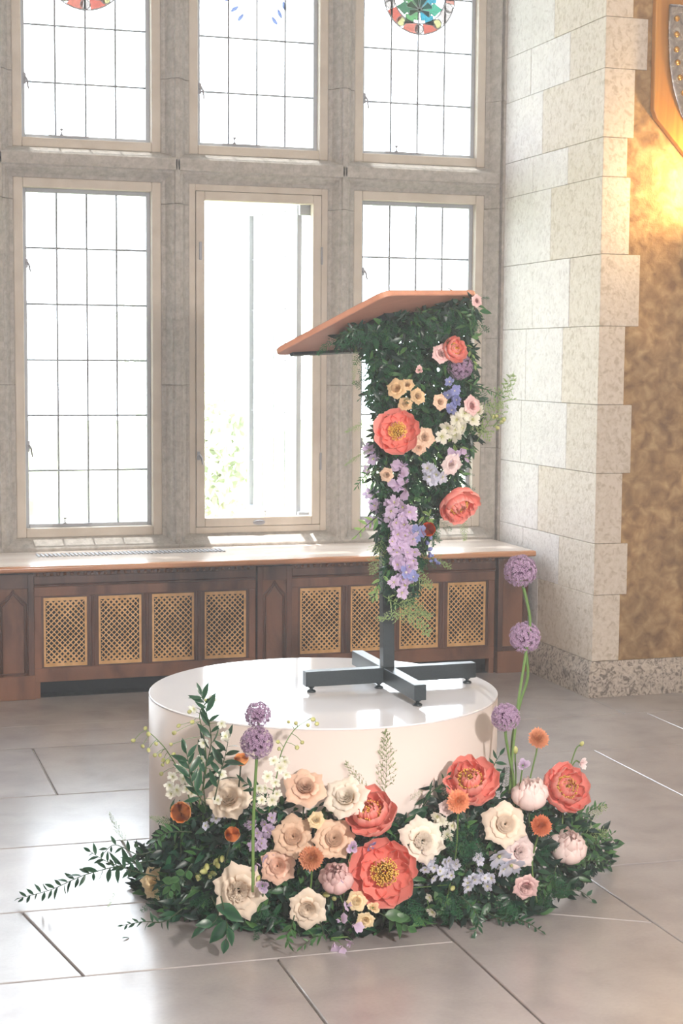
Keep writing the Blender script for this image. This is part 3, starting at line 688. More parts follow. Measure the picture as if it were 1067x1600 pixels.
P['dorange'] = petal_mat('red_orange_petal', [(220, 70, 20), (236, 92, 34), (240, 120, 60)], trans=.3, lift=0.05)
P['mum'] = petal_mat('mum_petal', [(246, 190, 90), (244, 158, 80), (238, 128, 84)], trans=.25, lift=.34)
P['mumd'] = petal_mat('deep_mum_petal', [(236, 150, 60), (236, 124, 56), (226, 104, 60)], trans=.25, lift=.26)
P['lilac'] = petal_mat('lilac_petal', [(200, 180, 210), (188, 160, 210), (206, 184, 222)], trans=.4, lift=0.3)
P['lav'] = petal_mat('lavender_petal', [(220, 190, 214), (196, 166, 212), (204, 180, 224)], trans=.35, lift=0.3)
P['blue'] = petal_mat('pale_blue_petal', [(236, 232, 220), (204, 208, 232), (190, 200, 232)], trans=.35, lift=0.3)
P['dblue'] = petal_mat('deep_blue_petal', [(150, 150, 210), (96, 110, 190), (120, 130, 205)], trans=.35, lift=0.3)
P['white'] = petal_mat('white_petal', [(226, 228, 180), (240, 240, 224), (248, 246, 238)], trans=.4)
P['bud'] = petal_mat('green_bud', [(150, 160, 80), (200, 204, 130), (226, 226, 170)], trans=.3)
P['pinkl'] = petal_mat('pale_pink_petal', [(236, 196, 200), (240, 214, 214), (246, 228, 226)], trans=.35, lift=0.3)
P['purple'] = petal_mat('allium_floret', [(112, 76, 110), (150, 112, 156), (196, 166, 204)], trans=.25, lift=0.22)
P['purdark'] = petal_mat('allium_core', [(96, 66, 98), (120, 88, 124)], trans=.1)
P['stamen'] = petal_mat('stamen', [(240, 160, 50), (252, 196, 70), (255, 222, 120)], trans=.2)
P['leaf'] = petal_mat('leaf_dark', [(20, 60, 44), (30, 76, 54), (52, 104, 66)], rough=.32, trans=.16, spec=.5)
P['leafmix'] = petal_mat('leaf_mixed', [(10, 42, 36), (20, 60, 48), (38, 88, 56), (92, 138, 74)], rough=.36, trans=.18, spec=.45, pos=[.1, .4, .75, 1], vein=.05)
P['leaf2'] = petal_mat('leaf_mid', [(46, 88, 50), (62, 108, 62), (84, 130, 78)], rough=.38, trans=.25, spec=.45)
P['leaf3'] = petal_mat('leaf_light', [(96, 132, 72), (132, 164, 96), (160, 186, 120)], rough=.45, trans=.35)
P['fern'] = petal_mat('fern_dark', [(24, 66, 48), (36, 90, 62), (62, 122, 80)], rough=.5, trans=.2)
P['fern2'] = petal_mat('fern_light', [(110, 140, 84), (150, 176, 118), (182, 200, 146)], rough=.5, trans=.35)
P['stem'] = petal_mat('stem_green', [(92, 124, 66), (104, 138, 76), (120, 150, 88)], rough=.45, trans=.1)
P['dstem'] = petal_mat('stem_dark', [(52, 70, 44), (60, 82, 50)], rough=.5, trans=.05)

# ------------------------------------------------------------------ plants: shapes
def interp(keys, s):
    for (a, va), (b, vb) in zip(keys, keys[1:]):
        if s <= b: return va + (vb - va) * (s - a) / (b - a)
    return keys[-1][1]
def petal(mb, az, L, r0, A, th, tip=.35, tp=2.2, ruf=0, z0=0, ns=6, nc=6, seed=0, prof=None, notch=0, wob=0):
    """a petal wrapped round the flower axis: angle th(s) from the axis, half-width A (rad) tapering at the tip"""
    rr = random.Random(seed); ph = rr.uniform(0, 6.28); fr = rr.uniform(2.2, 3.4); v = []; t = []; f = []
    for j in range(nc + 1):
        c = -1 + 2 * j / nc
        Lc = L * (1 - tip * abs(c) ** tp - notch * math.exp(-(c / .18) ** 2)) * (1 + wob * math.sin(c * 7 + ph))
        r = r0; z = z0; lat = 0
        for i in range(ns + 1):
            s = i / ns
            if i:
                a = math.radians(interp(th, s - .5 / ns)); r += math.sin(a) * Lc / ns; z += math.cos(a) * Lc / ns
            w = prof(s) if prof else math.sin(PI * min(1, .12 + .55 * s)) 
            phi = az + c * A * w
            dr = ruf * s * s * math.sin(fr * PI * c + ph)
            v.append(((r + dr) * math.cos(phi), (r + dr) * math.sin(phi), z + dr * .5)); t.append(min(1, s * (1 - .15 * (1 - abs(c)))))
    k = ns + 1
    for j in range(nc):
        for i in range(ns): f.append((j * k + i, (j + 1) * k + i, (j + 1) * k + i + 1, j * k + i + 1))
    mb.add(v, f, t); return mb

CACHE = {}
def frame_to(d, roll=0):
    return d.to_track_quat('Z', 'Y').to_matrix().to_4x4() @ Matrix.Rotation(roll, 4, 'Z')
def facing(fx, fy, P_=None):
    return (-FWD + RGT * fx + UPV * fy).normalized()

def parts_of(kind, col, var):
    """list of (name, mesh, kind) for a bloom of unit radius about 1 (built once, shared)"""
    key = (kind, col, var)
    if key in CACHE: return CACHE[key]
    rr = random.Random(hash((kind, var)) % 1000 if 0 else sum(map(ord, kind)) * 7 + var * 13); out = []
    mt = P[col]; G = 2.39996
    def one(name, mb, m_=mt, kind_=None): out.append((name, mb.mesh(name, m_, True), kind_))
    if kind == 'peony':
        ph = rr.uniform(0, 6)
        full = var != 0
        rings = [(7, 1.40, .72, [(0, 96), (.35, 76), (.7, 36), (1, -8)], .06), (7, 1.24, .70, [(0, 80), (.35, 54), (.7, 8), (1, -32)], .06), (6, 1.0, .70, [(0, 52), (.4, 26), (.75, -12), (1, -42)], .08)]
        if full: rings.append((7, .86, .66, [(0, 32), (.4, 14), (.7, -14), (1, -30)], .10))
        for ring, (n, L, A, th, r0) in enumerate(rings):
            for i in range(n):
                if var == 0 and (ring == 2 and i not in (0, 3)): continue
                if var == 0: th = [[(0, 94), (.35, 84), (.7, 52), (1, 12)], [(0, 86), (.35, 66), (.7, 34), (1, -6)], [(0, 60), (.4, 34), (.75, 0), (1, -40)]][ring]
                one('petal', petal(MB(), ph + (i + .5 * ring) * 2 * PI / n + rr.uniform(-.14, .14), L * rr.uniform(.90, 1.06), r0, A * rr.uniform(.9, 1.12), [(u, a_ + rr.uniform(-7, 7)) for u, a_ in th], .22, 2.8, .035, 0, 8, 9, rr.randint(0, 999), notch=rr.uniform(0, .07)))
        st = MB()
        for i in range(330):
            a = rr.uniform(0, 2 * PI); q = math.sqrt(rr.random()) * .46; h = rr.uniform(.42, .66) * (1 - q * .35)
            p0 = Vector((math.cos(a) * q * .3, math.sin(a) * q * .3, .02)); p1 = Vector((math.cos(a) * q, math.sin(a) * q, h))
            st.tube([p0, p1], [.008, .010], 3, False); st.tube([p1 - Vector((0, 0, .01)), p1 + Vector((math.cos(a) * .02, math.sin(a) * .02, .06))], [.028, .022], 4)
        one('stamens', st, P['stamen'], 'stuff')
        if var == 0:
            c = MB()
            for i in range(4): petal(c, i * 1.9 + 1, .5, .05, .6, [(0, 20), (1, -40)], .3, 2, .04, .12, 5, 5, i)
            one('inner_petals', c)
    elif kind == 'ball':
        for ring, (n, L, A, th, r0) in enumerate([(6, 1.5, .66, [(0, 95), (.3, 62), (.6, 12), (1, -80)], .05), (6, 1.42, .6, [(0, 80), (.3, 52), (.6, 2), (1, -78)], .05), (5, 1.25, .62, [(0, 60), (.4, 30), (.7, -20), (1, -80)], .05)]):
            for i in range(n): one('petal', petal(MB(), i * 2 * PI / n + ring * .5 + rr.uniform(-.15, .15), L * rr.uniform(.9, 1.05), r0, A * rr.uniform(.9, 1.2), th, .25, 2.5, .04, 0, 8, 7, rr.randint(0, 999), notch=rr.uniform(0, .08)))
        c = MB()
        for i in range(12): petal(c, i * G, rr.uniform(1.05, 1.28), .04 + .03 * i, .62, [(0, 22), (.6, 5), (1, -46)], .2, 2, .06, .1, 6, 5, i)
        one('flower_center', c)
    elif kind in ('rose', 'garden'):
        g = kind == 'garden'
        c = MB(); N = 24 if not g else 34
        for i in range(N):
            q = i / (N - 1); az = i * G if not g else int(i / 6) * 1.05 + i * 1.05 + rr.uniform(-.2, .2)
            r0 = .008 + .34 * q
            petal(c, az, (.80 - .24 * q * q) * rr.uniform(.96, 1.04), r0, 1.25 - .5 * q if not g else .62, [(0, 3), (.6, 5), (.8, 14 + 8 * q), (1, 40 + 26 * q)], .10, 2.4, .008 if not g else .035, 0, 6, 8, i, prof=lambda s_: .92 + .08 * s_)
        one('flower_center', c)
        ph = rr.uniform(0, 6)
        for i in range(5): one('petal', petal(MB(), ph + i * G, .66 * rr.uniform(.95, 1.06), .36, .70, [(0, 8), (.4, 18), (.7, 68), (1, 125)], .16, 2.4, .03, .02, 8, 9, rr.randint(0, 999), notch=-.08))
        for i in range(6): one('petal', petal(MB(), ph + .6 + i * 2 * PI / 6 + rr.uniform(-.12, .12), .98 * rr.uniform(.92, 1.08), .22, .66, [(0, 66), (.45, 66), (.75, 92), (1, 140)], .14, 2.2, .035, .06, 8, 10, rr.randint(0, 999), notch=-.17))
    elif kind == 'ranunculus':
        c = MB()
        for ring in range(11):
            n = 5; q = ring / 10
            for i in range(n): petal(c, i * 2 * PI / n + ring * .62 + rr.uniform(-.1, .1), .74 - .12 * q * q, .02 + .60 * q, .85, [(0, 6 + 20 * q), (.6, 4), (1, -4)], .10, 3, .008, .06 * (1 - q), 5, 6, ring * 9 + i, prof=lambda s_: .95)
        one('flower_center', c)
        for i in range(6): one('petal', petal(MB(), i * 2 * PI / 6 + .2, 1.30, .10, .68, [(0, 92), (.4, 62), (.75, 14), (1, -20)], .12, 3, .03, 0, 7, 8, rr.randint(0, 999)))
    elif kind == 'mum':
        c = MB()
        for ring in range(12):
            q = ring / 11; n = int(6 + 20 * q)
            for i in range(n):
                a = 86 * q + rr.uniform(-5, 5)
                petal(c, i * 2 * PI / n + ring * 1.1 + rr.uniform(-.05, .05), (.34 + .52 * q) * rr.uniform(.92, 1.1), .02 + .16 * q, .20 + .12 * (1 - q), [(0, a * .8), (.6, a), (1, a - 55)], .22, 2.4, 0, .26 * (1 - q * q), 3, 2, 0, prof=lambda s: math.sin(PI * min(1, .3 + .45 * s)))
        one('ray_petals', c, mt, 'stuff')
        one('bloom_core', MB().lathe([(.01, -.1), (.3, -.02), (.32, .12), (.16, .3), (.01, .34)], 12), mt)
    elif kind == 'allium':
        c = MB(); n = 460
        for i in range(n):
            z = 1 - 2 * (i + .5) / n
            if z < -.62 and rr.random() < .75: continue
            a = i * G; s_ = math.sqrt(1 - z * z); d = Vector((s_ * math.cos(a), s_ * math.sin(a), z)); d = (d + Vector((rr.gauss(0, .1), rr.gauss(0, .1), rr.gauss(0, .1)))).normalized()
            k = rr.uniform(.78, .97); b0 = d * .15; b1 = d * k
            u = d.orthogonal().normalized(); w = d.cross(u)
            c.add([b0 + u * .012, b0 - u * .012, b1], [(0, 1, 2)], [0, 0, .3])
            for j in range(6):
                an = j * PI / 3 + rr.uniform(0, .4); e = u * math.cos(an) + w * math.sin(an); g2 = d.cross(e)
                tip_ = b1 + e * .14 + d * .08; mid = b1 + e * .07 + d * .03
                c.add([b1, mid + g2 * .032, tip_, mid - g2 * .032], [(0, 1, 2, 3)], [.2, .6, 1, .6])
        one('floret_globe', c, mt, 'stuff')
        one('globe_core', MB().lathe([(.01, -.5), (.34, -.42), (.52, -.1), (.5, .2), (.34, .42), (.01, .54)], 16), P['purdark'])
    elif kind == 'lisianthus':
        c = MB()
        for i in range(9): petal(c, i * G, .7 + .05 * i, .05, .75, [(0, 20 + 5 * i), (.6, 12 + 3 * i), (1, 40 + 5 * i)], .25, 2, .07, 0, 6, 7, i)
        one('petal_whorl', c)
    elif kind == 'floret':
        for i in range(5): one('petal', petal(MB(), i * 2 * PI / 5 + rr.uniform(-.1, .1), 1.1 * rr.uniform(.9, 1.1), .04, .55, [(0, 50), (.5, 58 + var * 10), (1, 92)], .26, 1.8, .10, 0, 5, 6, rr.randint(0, 999), prof=lambda s: .35 + .85 * math.sin(PI * min(1, .1 + .62 * s))))
        one('eye', MB().lathe([(.01, .06), (.14, .12), (.12, .26), (.01, .3)], 8), P['bud'] if col != 'dblue' else P['white'])
    elif kind == 'sweetpea':
        one('banner_petal', petal(MB(), 0, 1.25, .02, .95, [(0, 30), (.5, 48), (1, 80)], .25, 2, .09, 0, 5, 8, var))
        one('wing_petal', petal(MB(), PI * .8, .8, .02, .7, [(0, 25), (1, 5)], .3, 2, .06, 0, 4, 5, var + 1)); one('wing_petal', petal(MB(), PI * 1.25, .8, .02, .7, [(0, 25), (1, 10)], .3, 2, .06, 0, 4, 5, var + 2))
    elif kind == 'budding':
        one('bud_body', MB().lathe([(.02, -.9), (.3, -.75), (.55, -.2), (.5, .35), (.22, .8), (.02, .95)], 8))
    CACHE[key] = out; return out
NAMES = dict(peony='peony', ball='peony', rose='rose', garden='rose', ranunculus='ranunculus', mum='chrysanthemum', allium='allium', lisianthus='lisianthus', floret='small_blossom', sweetpea='sweet_pea', budding='green_sprig')
CATS = dict(peony='peony', ball='peony', rose='rose', garden='rose', ranunculus='ranunculus', mum='chrysanthemum', allium='allium', lisianthus='lisianthus', floret='blossom', sweetpea='sweet pea', budding='bud')

def bloom(kind, col, pos, r, dirv, label, group=None, var=0, roll=None, stem=None, calyx=True, squash=(1, 1, 1)):
    if roll is None: roll = R_.uniform(0, 6.28)
    M = Matrix.Translation(pos) @ frame_to(dirv, roll)
    root = empty(NAMES[kind], M, label, CATS[kind], group)
    hz = {'peony': -.30, 'ball': -.75, 'rose': -.25, 'garden': -.25, 'ranunculus': -.45, 'mum': -.15, 'lisianthus': -.35}.get(kind, 0)
    Sm = Matrix.Diagonal((r * squash[0], r * squash[1], r * squash[2], 1)) @ Matrix.Translation((0, 0, hz))
    for nme, me, kd in parts_of(kind, col, var): put(nme, me, root, Sm, kind=kd)
    if calyx and kind in ('peony', 'ball', 'rose', 'garden', 'ranunculus', 'lisianthus'):
        key = 'calyx'
        if key not in CACHE:
            c = MB().lathe([(.03, -.22), (.12, -.16), (.17, -.04), (.12, .03)], 8)
            for i in range(5): petal(c, i * 1.2566, .5, .08, .3, [(0, 70), (1, 95)], .6, 1.2, 0, -.05, 4, 2, i)
            CACHE[key] = c.mesh('calyx', P['leaf2'], True)
        put('calyx', CACHE[key], root, Sm)
    if stem:
        inv = M.inverted()
        pts = [inv @ Vector(p) for p in stem]
        smooth_tube(pts, r_stem(kind)).build('stem', P['stem'] if kind in ('allium', 'mum', 'floret', 'lisianthus', 'budding', 'sweetpea') else P['dstem'], root, smooth=True)
    return root
def r_stem(k): return {'allium': .0052, 'mum': .003}.get(k, .0026)
def crom(pts, n=5):
    pts = [Vector(p) for p in pts]
    if len(pts) < 3: return [pts[0].lerp(pts[-1], i / 4) for i in range(5)]
    Q = [pts[0] * 2 - pts[1]] + pts + [pts[-1] * 2 - pts[-2]]; out = []
    for i in range(1, len(Q) - 2):
        a, b, c, d = Q[i - 1:i + 3]
        for j in range(n):
            t = j / n; out.append(.5 * ((2 * b) + (c - a) * t + (2 * a - 5 * b + 4 * c - d) * t * t + (3 * b - a - 3 * c + d) * t ** 3))
    out.append(pts[-1]); return out
def smooth_tube(pts, r, taper=.8):
    q = crom(pts); return MB().tube(q, [r * (1 - (1 - taper) * i / len(q)) for i in range(len(q))], 6)

# leaves
def leaf_mesh(key, mat, w=.2, fold=.25, bend=.25, n=5):
    k = ('leaf', key)
    if k in CACHE: return CACHE[k]
    v = []; t = []; f = []
    for i in range(n + 1):
        s = i / n; ww = w * math.sin(PI * s ** .85) if 0 < i < n else .004
        y = s; z = -bend * s * s
        v += [(-ww, y, z + fold * ww), (0, y, z), (ww, y, z + fold * ww)]; t += [.9, .3, .9]
    for i in range(n): a = i * 3; f += [(a, a + 1, a + 4, a + 3), (a + 1, a + 2, a + 5, a + 4)]
    mb = MB().add(v, f, t); CACHE[k] = mb.mesh('leaf', mat, True); CACHE[('mb', key)] = mb
    return CACHE[k]
leaf_mesh('dark', P['leaf'], w=.155); leaf_mesh('mid', P['leaf2'], w=.15); leaf_mesh('wide', P['leaf'], w=.20); leaf_mesh('light', P['leaf3'], w=.17); leaf_mesh('broad', P['leaf'], w=.27, bend=.3); leaf_mesh('broadl', P['leaf2'], w=.30, bend=.3)
def leaf_M(p, d, up, L):
    d = d.normalized(); x = d.cross(up); x = x.normalized() if x.length > 1e-4 else d.orthogonal().normalized(); z = x.cross(d)
    M = Matrix((x, d, z)).transposed().to_4x4(); M.translation = p
    return M @ Matrix.Scale(L, 4)
def sprig(name, pts, n, L, label, key='dark', cat='foliage', group='leafy sprigs', spread=.9, seed=0, stemmat='dstem', start=.1):
    """a leafy stem along pts with n separate leaves"""
    rr = random.Random(seed); base = Vector(pts[0]); q = crom([Vector(p) - base for p in pts], 6)
    root = empty(name, base, label, cat, group)
    MB().tube(q, [.0022 - .0014 * i / len(q) for i in range(len(q))], 5).build('stem', P[stemmat], root, smooth=True)
    me = CACHE[('leaf', key)]
    for i in range(n):
        s = start + (1 - start) * (i + .5) / n; u = s * (len(q) - 1); j = min(int(u), len(q) - 2); p = q[j].lerp(q[j + 1], u - j); d = (q[j + 1] - q[j]).normalized()
        side = d.cross(-FWD).normalized() * (1 if i % 2 else -1)
        dd = d * rr.uniform(.5, 1) + side * spread * rr.uniform(.6, 1.2) + Vector((rr.gauss(0, .25), rr.gauss(0, .25), rr.gauss(0, .2)))
        if i == n - 1: dd = d
        up = (-FWD + Vector((rr.gauss(0, .5), rr.gauss(0, .5), .6 + rr.gauss(0, .4)))).normalized()
        put('leaf', me, root, leaf_M(p, dd, up, L * rr.uniform(.7, 1.15) * (1 - .35 * s * s)))
    return root
def plume_mb(L, wid=.35, n=22, m_=11, seed=0, droop=.25, nr=.0007, flat=.25):
    """feathery asparagus-fern frond along +Y"""
    rr = random.Random(seed); mb = MB(); spine = []
    for i in range(9): s = i / 8; spine.append(Vector((.04 * L * math.sin(s * 3 + seed), s * L * (1 - .1 * s), -droop * L * s * s)))
    mb.tube(spine, [.007 * (1 - .7 * i / 8) for i in range(9)], 4)
    for i in range(n):
        s = .08 + .92 * i / n; u = s * 8; j = min(int(u), 7); p = spine[j].lerp(spine[j + 1], u - j); d = (spine[j + 1] - spine[j]).normalized()
        bl = L * wid * (1 - s) ** .6 * min(1, s * 5 + .3) * rr.uniform(.7, 1.1); sd = 1 if i % 2 else -1
        x = d.cross(Vector((0, 0, 1))).normalized() * sd
        bd = (x * .85 + d * .6 + Vector((0, 0, rr.gauss(0, flat)))).normalized(); e = p + bd * bl - Vector((0, 0, bl * .15))
        nn = bd.orthogonal().normalized() * .004
        mb.add([p - nn, p + nn, e], [(0, 1, 2)], [.2, .2, .6])
        for k in range(m_):
            q = p.lerp(e, (k + .4) / m_); nl = L * .055 * rr.uniform(.6, 1.3) * (1 - .4 * k / m_)
            nd = (bd * .8 + Vector((rr.gauss(0, .7), rr.gauss(0, .7), rr.gauss(0, .7)))).normalized(); w2 = nd.orthogonal().normalized() * max(nr * 1.6, .0009)
            mb.add([q - w2, q + w2, q + nd * nl + w2 * .5, q + nd * nl - w2 * .5], [(0, 1, 2, 3)], [.4, .4, 1, 1])
    return mb
PL = [plume_mb(1, seed=s_, wid=.32 + .05 * (s_ % 3), nr=.006) for s_ in range(5)]
# unit plumes: needle widths above are for ~0.2 m fronds scaled down
PLM = {}
def plume(pts_from, to, label, light=True, var=0, wide=1.0, name='asparagus_fern', group='asparagus fern fronds'):
    p = Vector(pts_from); d = Vector(to) - p; L = d.length
    k = (var, light)
    if k not in PLM:
        PLM[k] = PL[var].mesh('frond', P['fern2'] if light else P['fern'])
    root = empty(name, p, label, 'fern', group)
    M = leaf_M(Vector((0, 0, 0)), d, (-FWD + Vector((0, 0, .5))).normalized(), L)
    put('frond', PLM[k], root, M @ Matrix.Diagonal((wide, 1, 1, 1)), kind='stuff')
    return root

# ------------------------------------------------------------------ floor arrangement: where things stand
CONT = [(200, 1385), (225, 1400), (260, 1440), (340, 1462), (450, 1470), (540, 1480), (640, 1468), (730, 1455), (840, 1445), (925, 1400), (955, 1350), (985, 1325)]
GY = [(x, on_floor(x, y).y) for x, y in CONT]
def gy(px): return GY[0][1] if px <= GY[0][0] else interp(GY, px)
def spot(px, py, extra=0, margin=.05):
    Y = gy(px) + .03; 
    for _ in range(3): p = at(px, py, Y); Y = gy(px) + .03 + .22 * max(0, p.z) + extra
    p = at(px, py, Y)
    while p.z < PH + .02 and (p.xy - PC.xy).length < PR + margin and Y > 4: Y -= .01; p = at(px, py, Y)
    return p
def size(p, rpx): return rpx * (p - EYE).dot(FWD) / F_PX
def root_of(p): # a point low inside the greenery below a flower
    q = Vector((p.x + R_.uniform(-.03, .03), p.y + .06, .05)); d = (q.xy - PC.xy)
    if d.length < PR + .03: d = d.normalized() * (PR + .03); q.x, q.y = PC.x + d.x, PC.y + d.y
    return q
FL = [
 # kind, colour, px, py, radius px, facing right, facing up, label, var
 ('peony', 'coral', 600, 1362, 54, .02, .18, 'largest coral peony, wide open with yellow stamens, low centre of floor arrangement', 0),
 ('peony', 'coral', 579, 1272, 41, -.25, .85, 'coral peony cupped upward, directly above the largest open peony', 1),
 ('peony', 'coral', 735, 1222, 42, -.1, .75, 'coral peony against the podium, just left of the purple alliums stems', 2),
 ('peony', 'coral', 882, 1232, 39, .35, .45, 'coral peony at the right end of the floor arrangement, beside pale pink peony', 3),
 ('ball', 'blush', 828, 1234, 26, -.1, 1.5, 'pale pink closed peony between two coral peonies at right', 0),
 ('ball', 'blush', 890, 1317, 28, .1, 1.0, 'pale pink peony lowest at the right end of the floor flowers', 1),
 ('ball', 'mauve', 524, 1368, 25, -.1, .9, 'dusty pink peony tucked left of the largest open coral peony', 2),
 ('garden', 'mauve', 822, 1386, 18, .0, -.2, 'small dusty pink bloom low at right above the bare floor tile', 0),
 ('garden', 'pinkl', 812, 1332, 23, .2, .2, 'pale beige-pink ruffled bloom below the cream rose at right', 1),
 ('rose', 'cream', 357, 1247, 31, -.05, .55, 'creamy white reflexed rose high at left in front of podium', 0),
 ('rose', 'nude', 477, 1230, 29, .05, .7, 'blush nude rose highest in centre against the white podium', 1),
 ('rose', 'ivory', 541, 1246, 31, -.3, .6, 'ivory rose leaning left behind the upward coral peony', 2),
 ('rose', 'tan', 458, 1308, 29, -.05, .35, 'tan rose above the orange chrysanthemum, left one of two', 3),
 ('rose', 'tan', 522, 1311, 29, .0, .4, 'tan-peach rose just left of the upward coral peony', 4),
 ('rose', 'peach', 434, 1353, 26, -.1, .25, 'peach rose with tight coiled centre left of orange chrysanthemum', 5),
 ('garden', 'cream', 373, 1392, 36, .05, .1, 'large ruffled cream garden rose low at left', 2),
 ('rose', 'cream', 480, 1420, 27, .0, -.05, 'cream rose with pointed petals lowest at centre left, near the floor', 1),
 ('garden', 'ivory', 660, 1314, 31, .1, .25, 'ruffled ivory rose right of the largest coral peony', 3),
 ('rose', 'cream', 789, 1288, 31, .0, .3, 'cream rose with peach heart below the pale pink closed peony', 4),
 ('garden', 'yellow', 240, 1380, 22, -.55, .1, 'pale yellow garden rose at the far left edge of greenery', 4),
 ('garden', 'yellow', 494, 1281, 12, 0, .4, 'tiny cream-yellow spray rose between two tan roses', 5),
 ('rose', 'yellow', 557, 1408, 14, 0, .2, 'small creamy yellow spray rose below left of largest peony', 6),
 ('lisianthus', 'yellow', 583, 1418, 13, .2, .6, 'small closed cream-green bloom right beneath largest peony', 0),
 ('garden', 'yellow', 571, 1438, 12, .0, -.1, 'small pale yellow spray rose lowest beneath the largest peony', 6),
 ('mum', 'mum', 486, 1341, 21, .0, .15, 'orange chrysanthemum among the tan roses at centre', 0),
 ('mum', 'mum', 716, 1252, 20, -.05, .15, 'orange chrysanthemum in front of the coral peony by alliums', 1),
 ('mum', 'mumd', 845, 1290, 18, .1, .2, 'deeper orange chrysanthemum at right below the pink peony', 2),
 ('ranunculus', 'orange', 283, 1269, 19, -.15, .1, 'largest orange ranunculus at the left edge', 0),
 ('ranunculus', 'orange', 363, 1304, 14, .0, .6, 'smaller orange ranunculus between cream roses at left', 1),
 ('ranunculus', 'orange', 377, 1187, 13, .0, 1.4, 'yellow-orange ranunculus held upright beside paired alliums', 2),
 ('lisianthus', 'lilac', 551, 1324, 13, .1, .2, 'small mauve lisianthus right of the tan rose', 1),
 ('lisianthus', 'lilac', 410, 1384, 14, .1, .1, 'mauve lisianthus right of large ruffled cream rose', 2),
 ('lisianthus', 'lav', 817, 1195, 13, .0, .5, 'pale lilac lisianthus above the closed pink peony', 3),
 ('garden', 'pinkl', 697, 1262, 11, -.2, .2, 'small pale pink bud bloom left of the upper right chrysanthemum', 7),
]
for i, (k, c, px, py, rp, fx, fy, lab, var) in enumerate(FL):
    p = spot(px, py, {'mum': -.115, 'lisianthus': -.08, 'ranunculus': -.07}.get(k, -.06 if rp < 20 else -.04))
    r = size(p, rp) * (1.5 if k == 'ball' else .86 if (k == 'peony' and var == 0) else 1.0)
    if k in ('peony', 'ball'): p = spot(px, py, -.045 - r * .2, .05 + r * .5)
    sq = (1, 1, 1)
    stem = [p, p.lerp(root_of(p), .5) + Vector((0, .02, 0)), root_of(p)]
    bloom(k, c, p, r, facing(fx, fy), lab, None, var % 4 if k != 'rose' else var % 5, i * 1.37, stem, squash=sq)

# tall alliums and stemmed flowers
def px3(lst, Y): return [at(x, y, Y) for x, y in lst]
def tall(k, c, path, rp, Y, fx, fy, lab, var=0):
    p = at(*path[0], Y); r = size(p, rp)
    q = px3(path, Y); q[0] = q[0] - facing(fx, fy) * r * .4
    e = q[-1].copy(); d = e.xy - PC.xy
    if d.length < PR + .02 and e.z < PH: d = d.normalized() * (PR + .03); e.x, e.y = PC.x + d.x, PC.y + d.y
    q[-1] = e; q.append(Vector((e.x, e.y, max(.02, e.z - .18))))
    return bloom(k, c, p, r, facing(fx, fy), lab, None, var, 1.0, q, False)
tall('allium', 'purple', [(813, 892), (822, 935), (828, 975), (820, 1030), (808, 1110), (797, 1225)], 26, 4.62, .0, 2.5, 'tallest purple allium rising above the podium at right')
tall('allium', 'purple', [(820, 996), (823, 1030), (824, 1060), (812, 1100), (800, 1160), (800, 1225)], 25, 4.64, .2, 2, 'second tallest purple allium, halfway up the right stems', 1)
tall('allium', 'purple', [(790, 1121), (790, 1150), (796, 1185), (803, 1225)], 23, 4.60, -.1, 2, 'shortest of the three right alliums, just beside the podium rim', 2)
tall('allium', 'purple', [(403, 1117), (404, 1150), (400, 1200), (396, 1290)], 21, 4.50, .0, 2, 'upper allium of the left pair against podium top')
tall('allium', 'purple', [(401, 1161), (400, 1200), (397, 1250), (395, 1300)], 26, 4.46, -.1, 2, 'lower and larger allium of the left pair', 1)
tall('mum', 'mum', [(841, 1154), (838, 1175), (832, 1200), (828, 1225)], 18, 4.62, .15, .45, 'orange chrysanthemum on a long stem above the others at right', 3)
tall('lisianthus', 'pinkl', [(909, 1193), (898, 1190), (885, 1215), (880, 1240)], 12, 4.68, .6, -.2, 'nodding pale pink lisianthus reaching out at the far right', 2)
tall('budding', 'bud', [(909, 1162), (900, 1170), (890, 1200), (880, 1235)], 6, 4.68, .5, 1, 'closed green bud beside the nodding pale lisianthus')
tall('budding', 'bud', [(805, 1172), (805, 1190), (806, 1215)], 8, 4.62, 0, 2, 'closed green bud against the allium stems')

# small blossoms of the floor arrangement
def whole(kind, col, var):
    """all pieces of one small blossom as one shared mesh with its own materials"""
    key = ('whole', kind, col, var)
    if key in CACHE: return CACHE[key]
    v = []; f = []; t = []; mi = []; mats = []
    for nme, me, kd in parts_of(kind, col, var):
        b = len(v); v += [tuple(q.co) for q in me.vertices]; t += [a.value for a in me.attributes['t'].data]
        if me.materials[0] not in mats: mats.append(me.materials[0])
        for pg in me.polygons: f.append(tuple(i + b for i in pg.vertices)); mi.append(mats.index(me.materials[0]))
    me = bpy.data.meshes.new('blossom'); me.from_pydata(v, [], f)
    for m_ in mats: me.materials.append(m_)
    me.attributes.new('t', 'FLOAT', 'POINT').data.foreach_set('value', t)
    me.polygons.foreach_set('material_index', mi); me.polygons.foreach_set('use_smooth', [True] * len(f)); me.update()
    CACHE[key] = me; return me
CNAME = {'floret': ('delphinium', 'blossom', 'delphinium'), 'sweetpea': ('sweet_pea', 'blossom', 'sweet pea'), 'budding': ('green_sprig', 'bud', 'buds')}
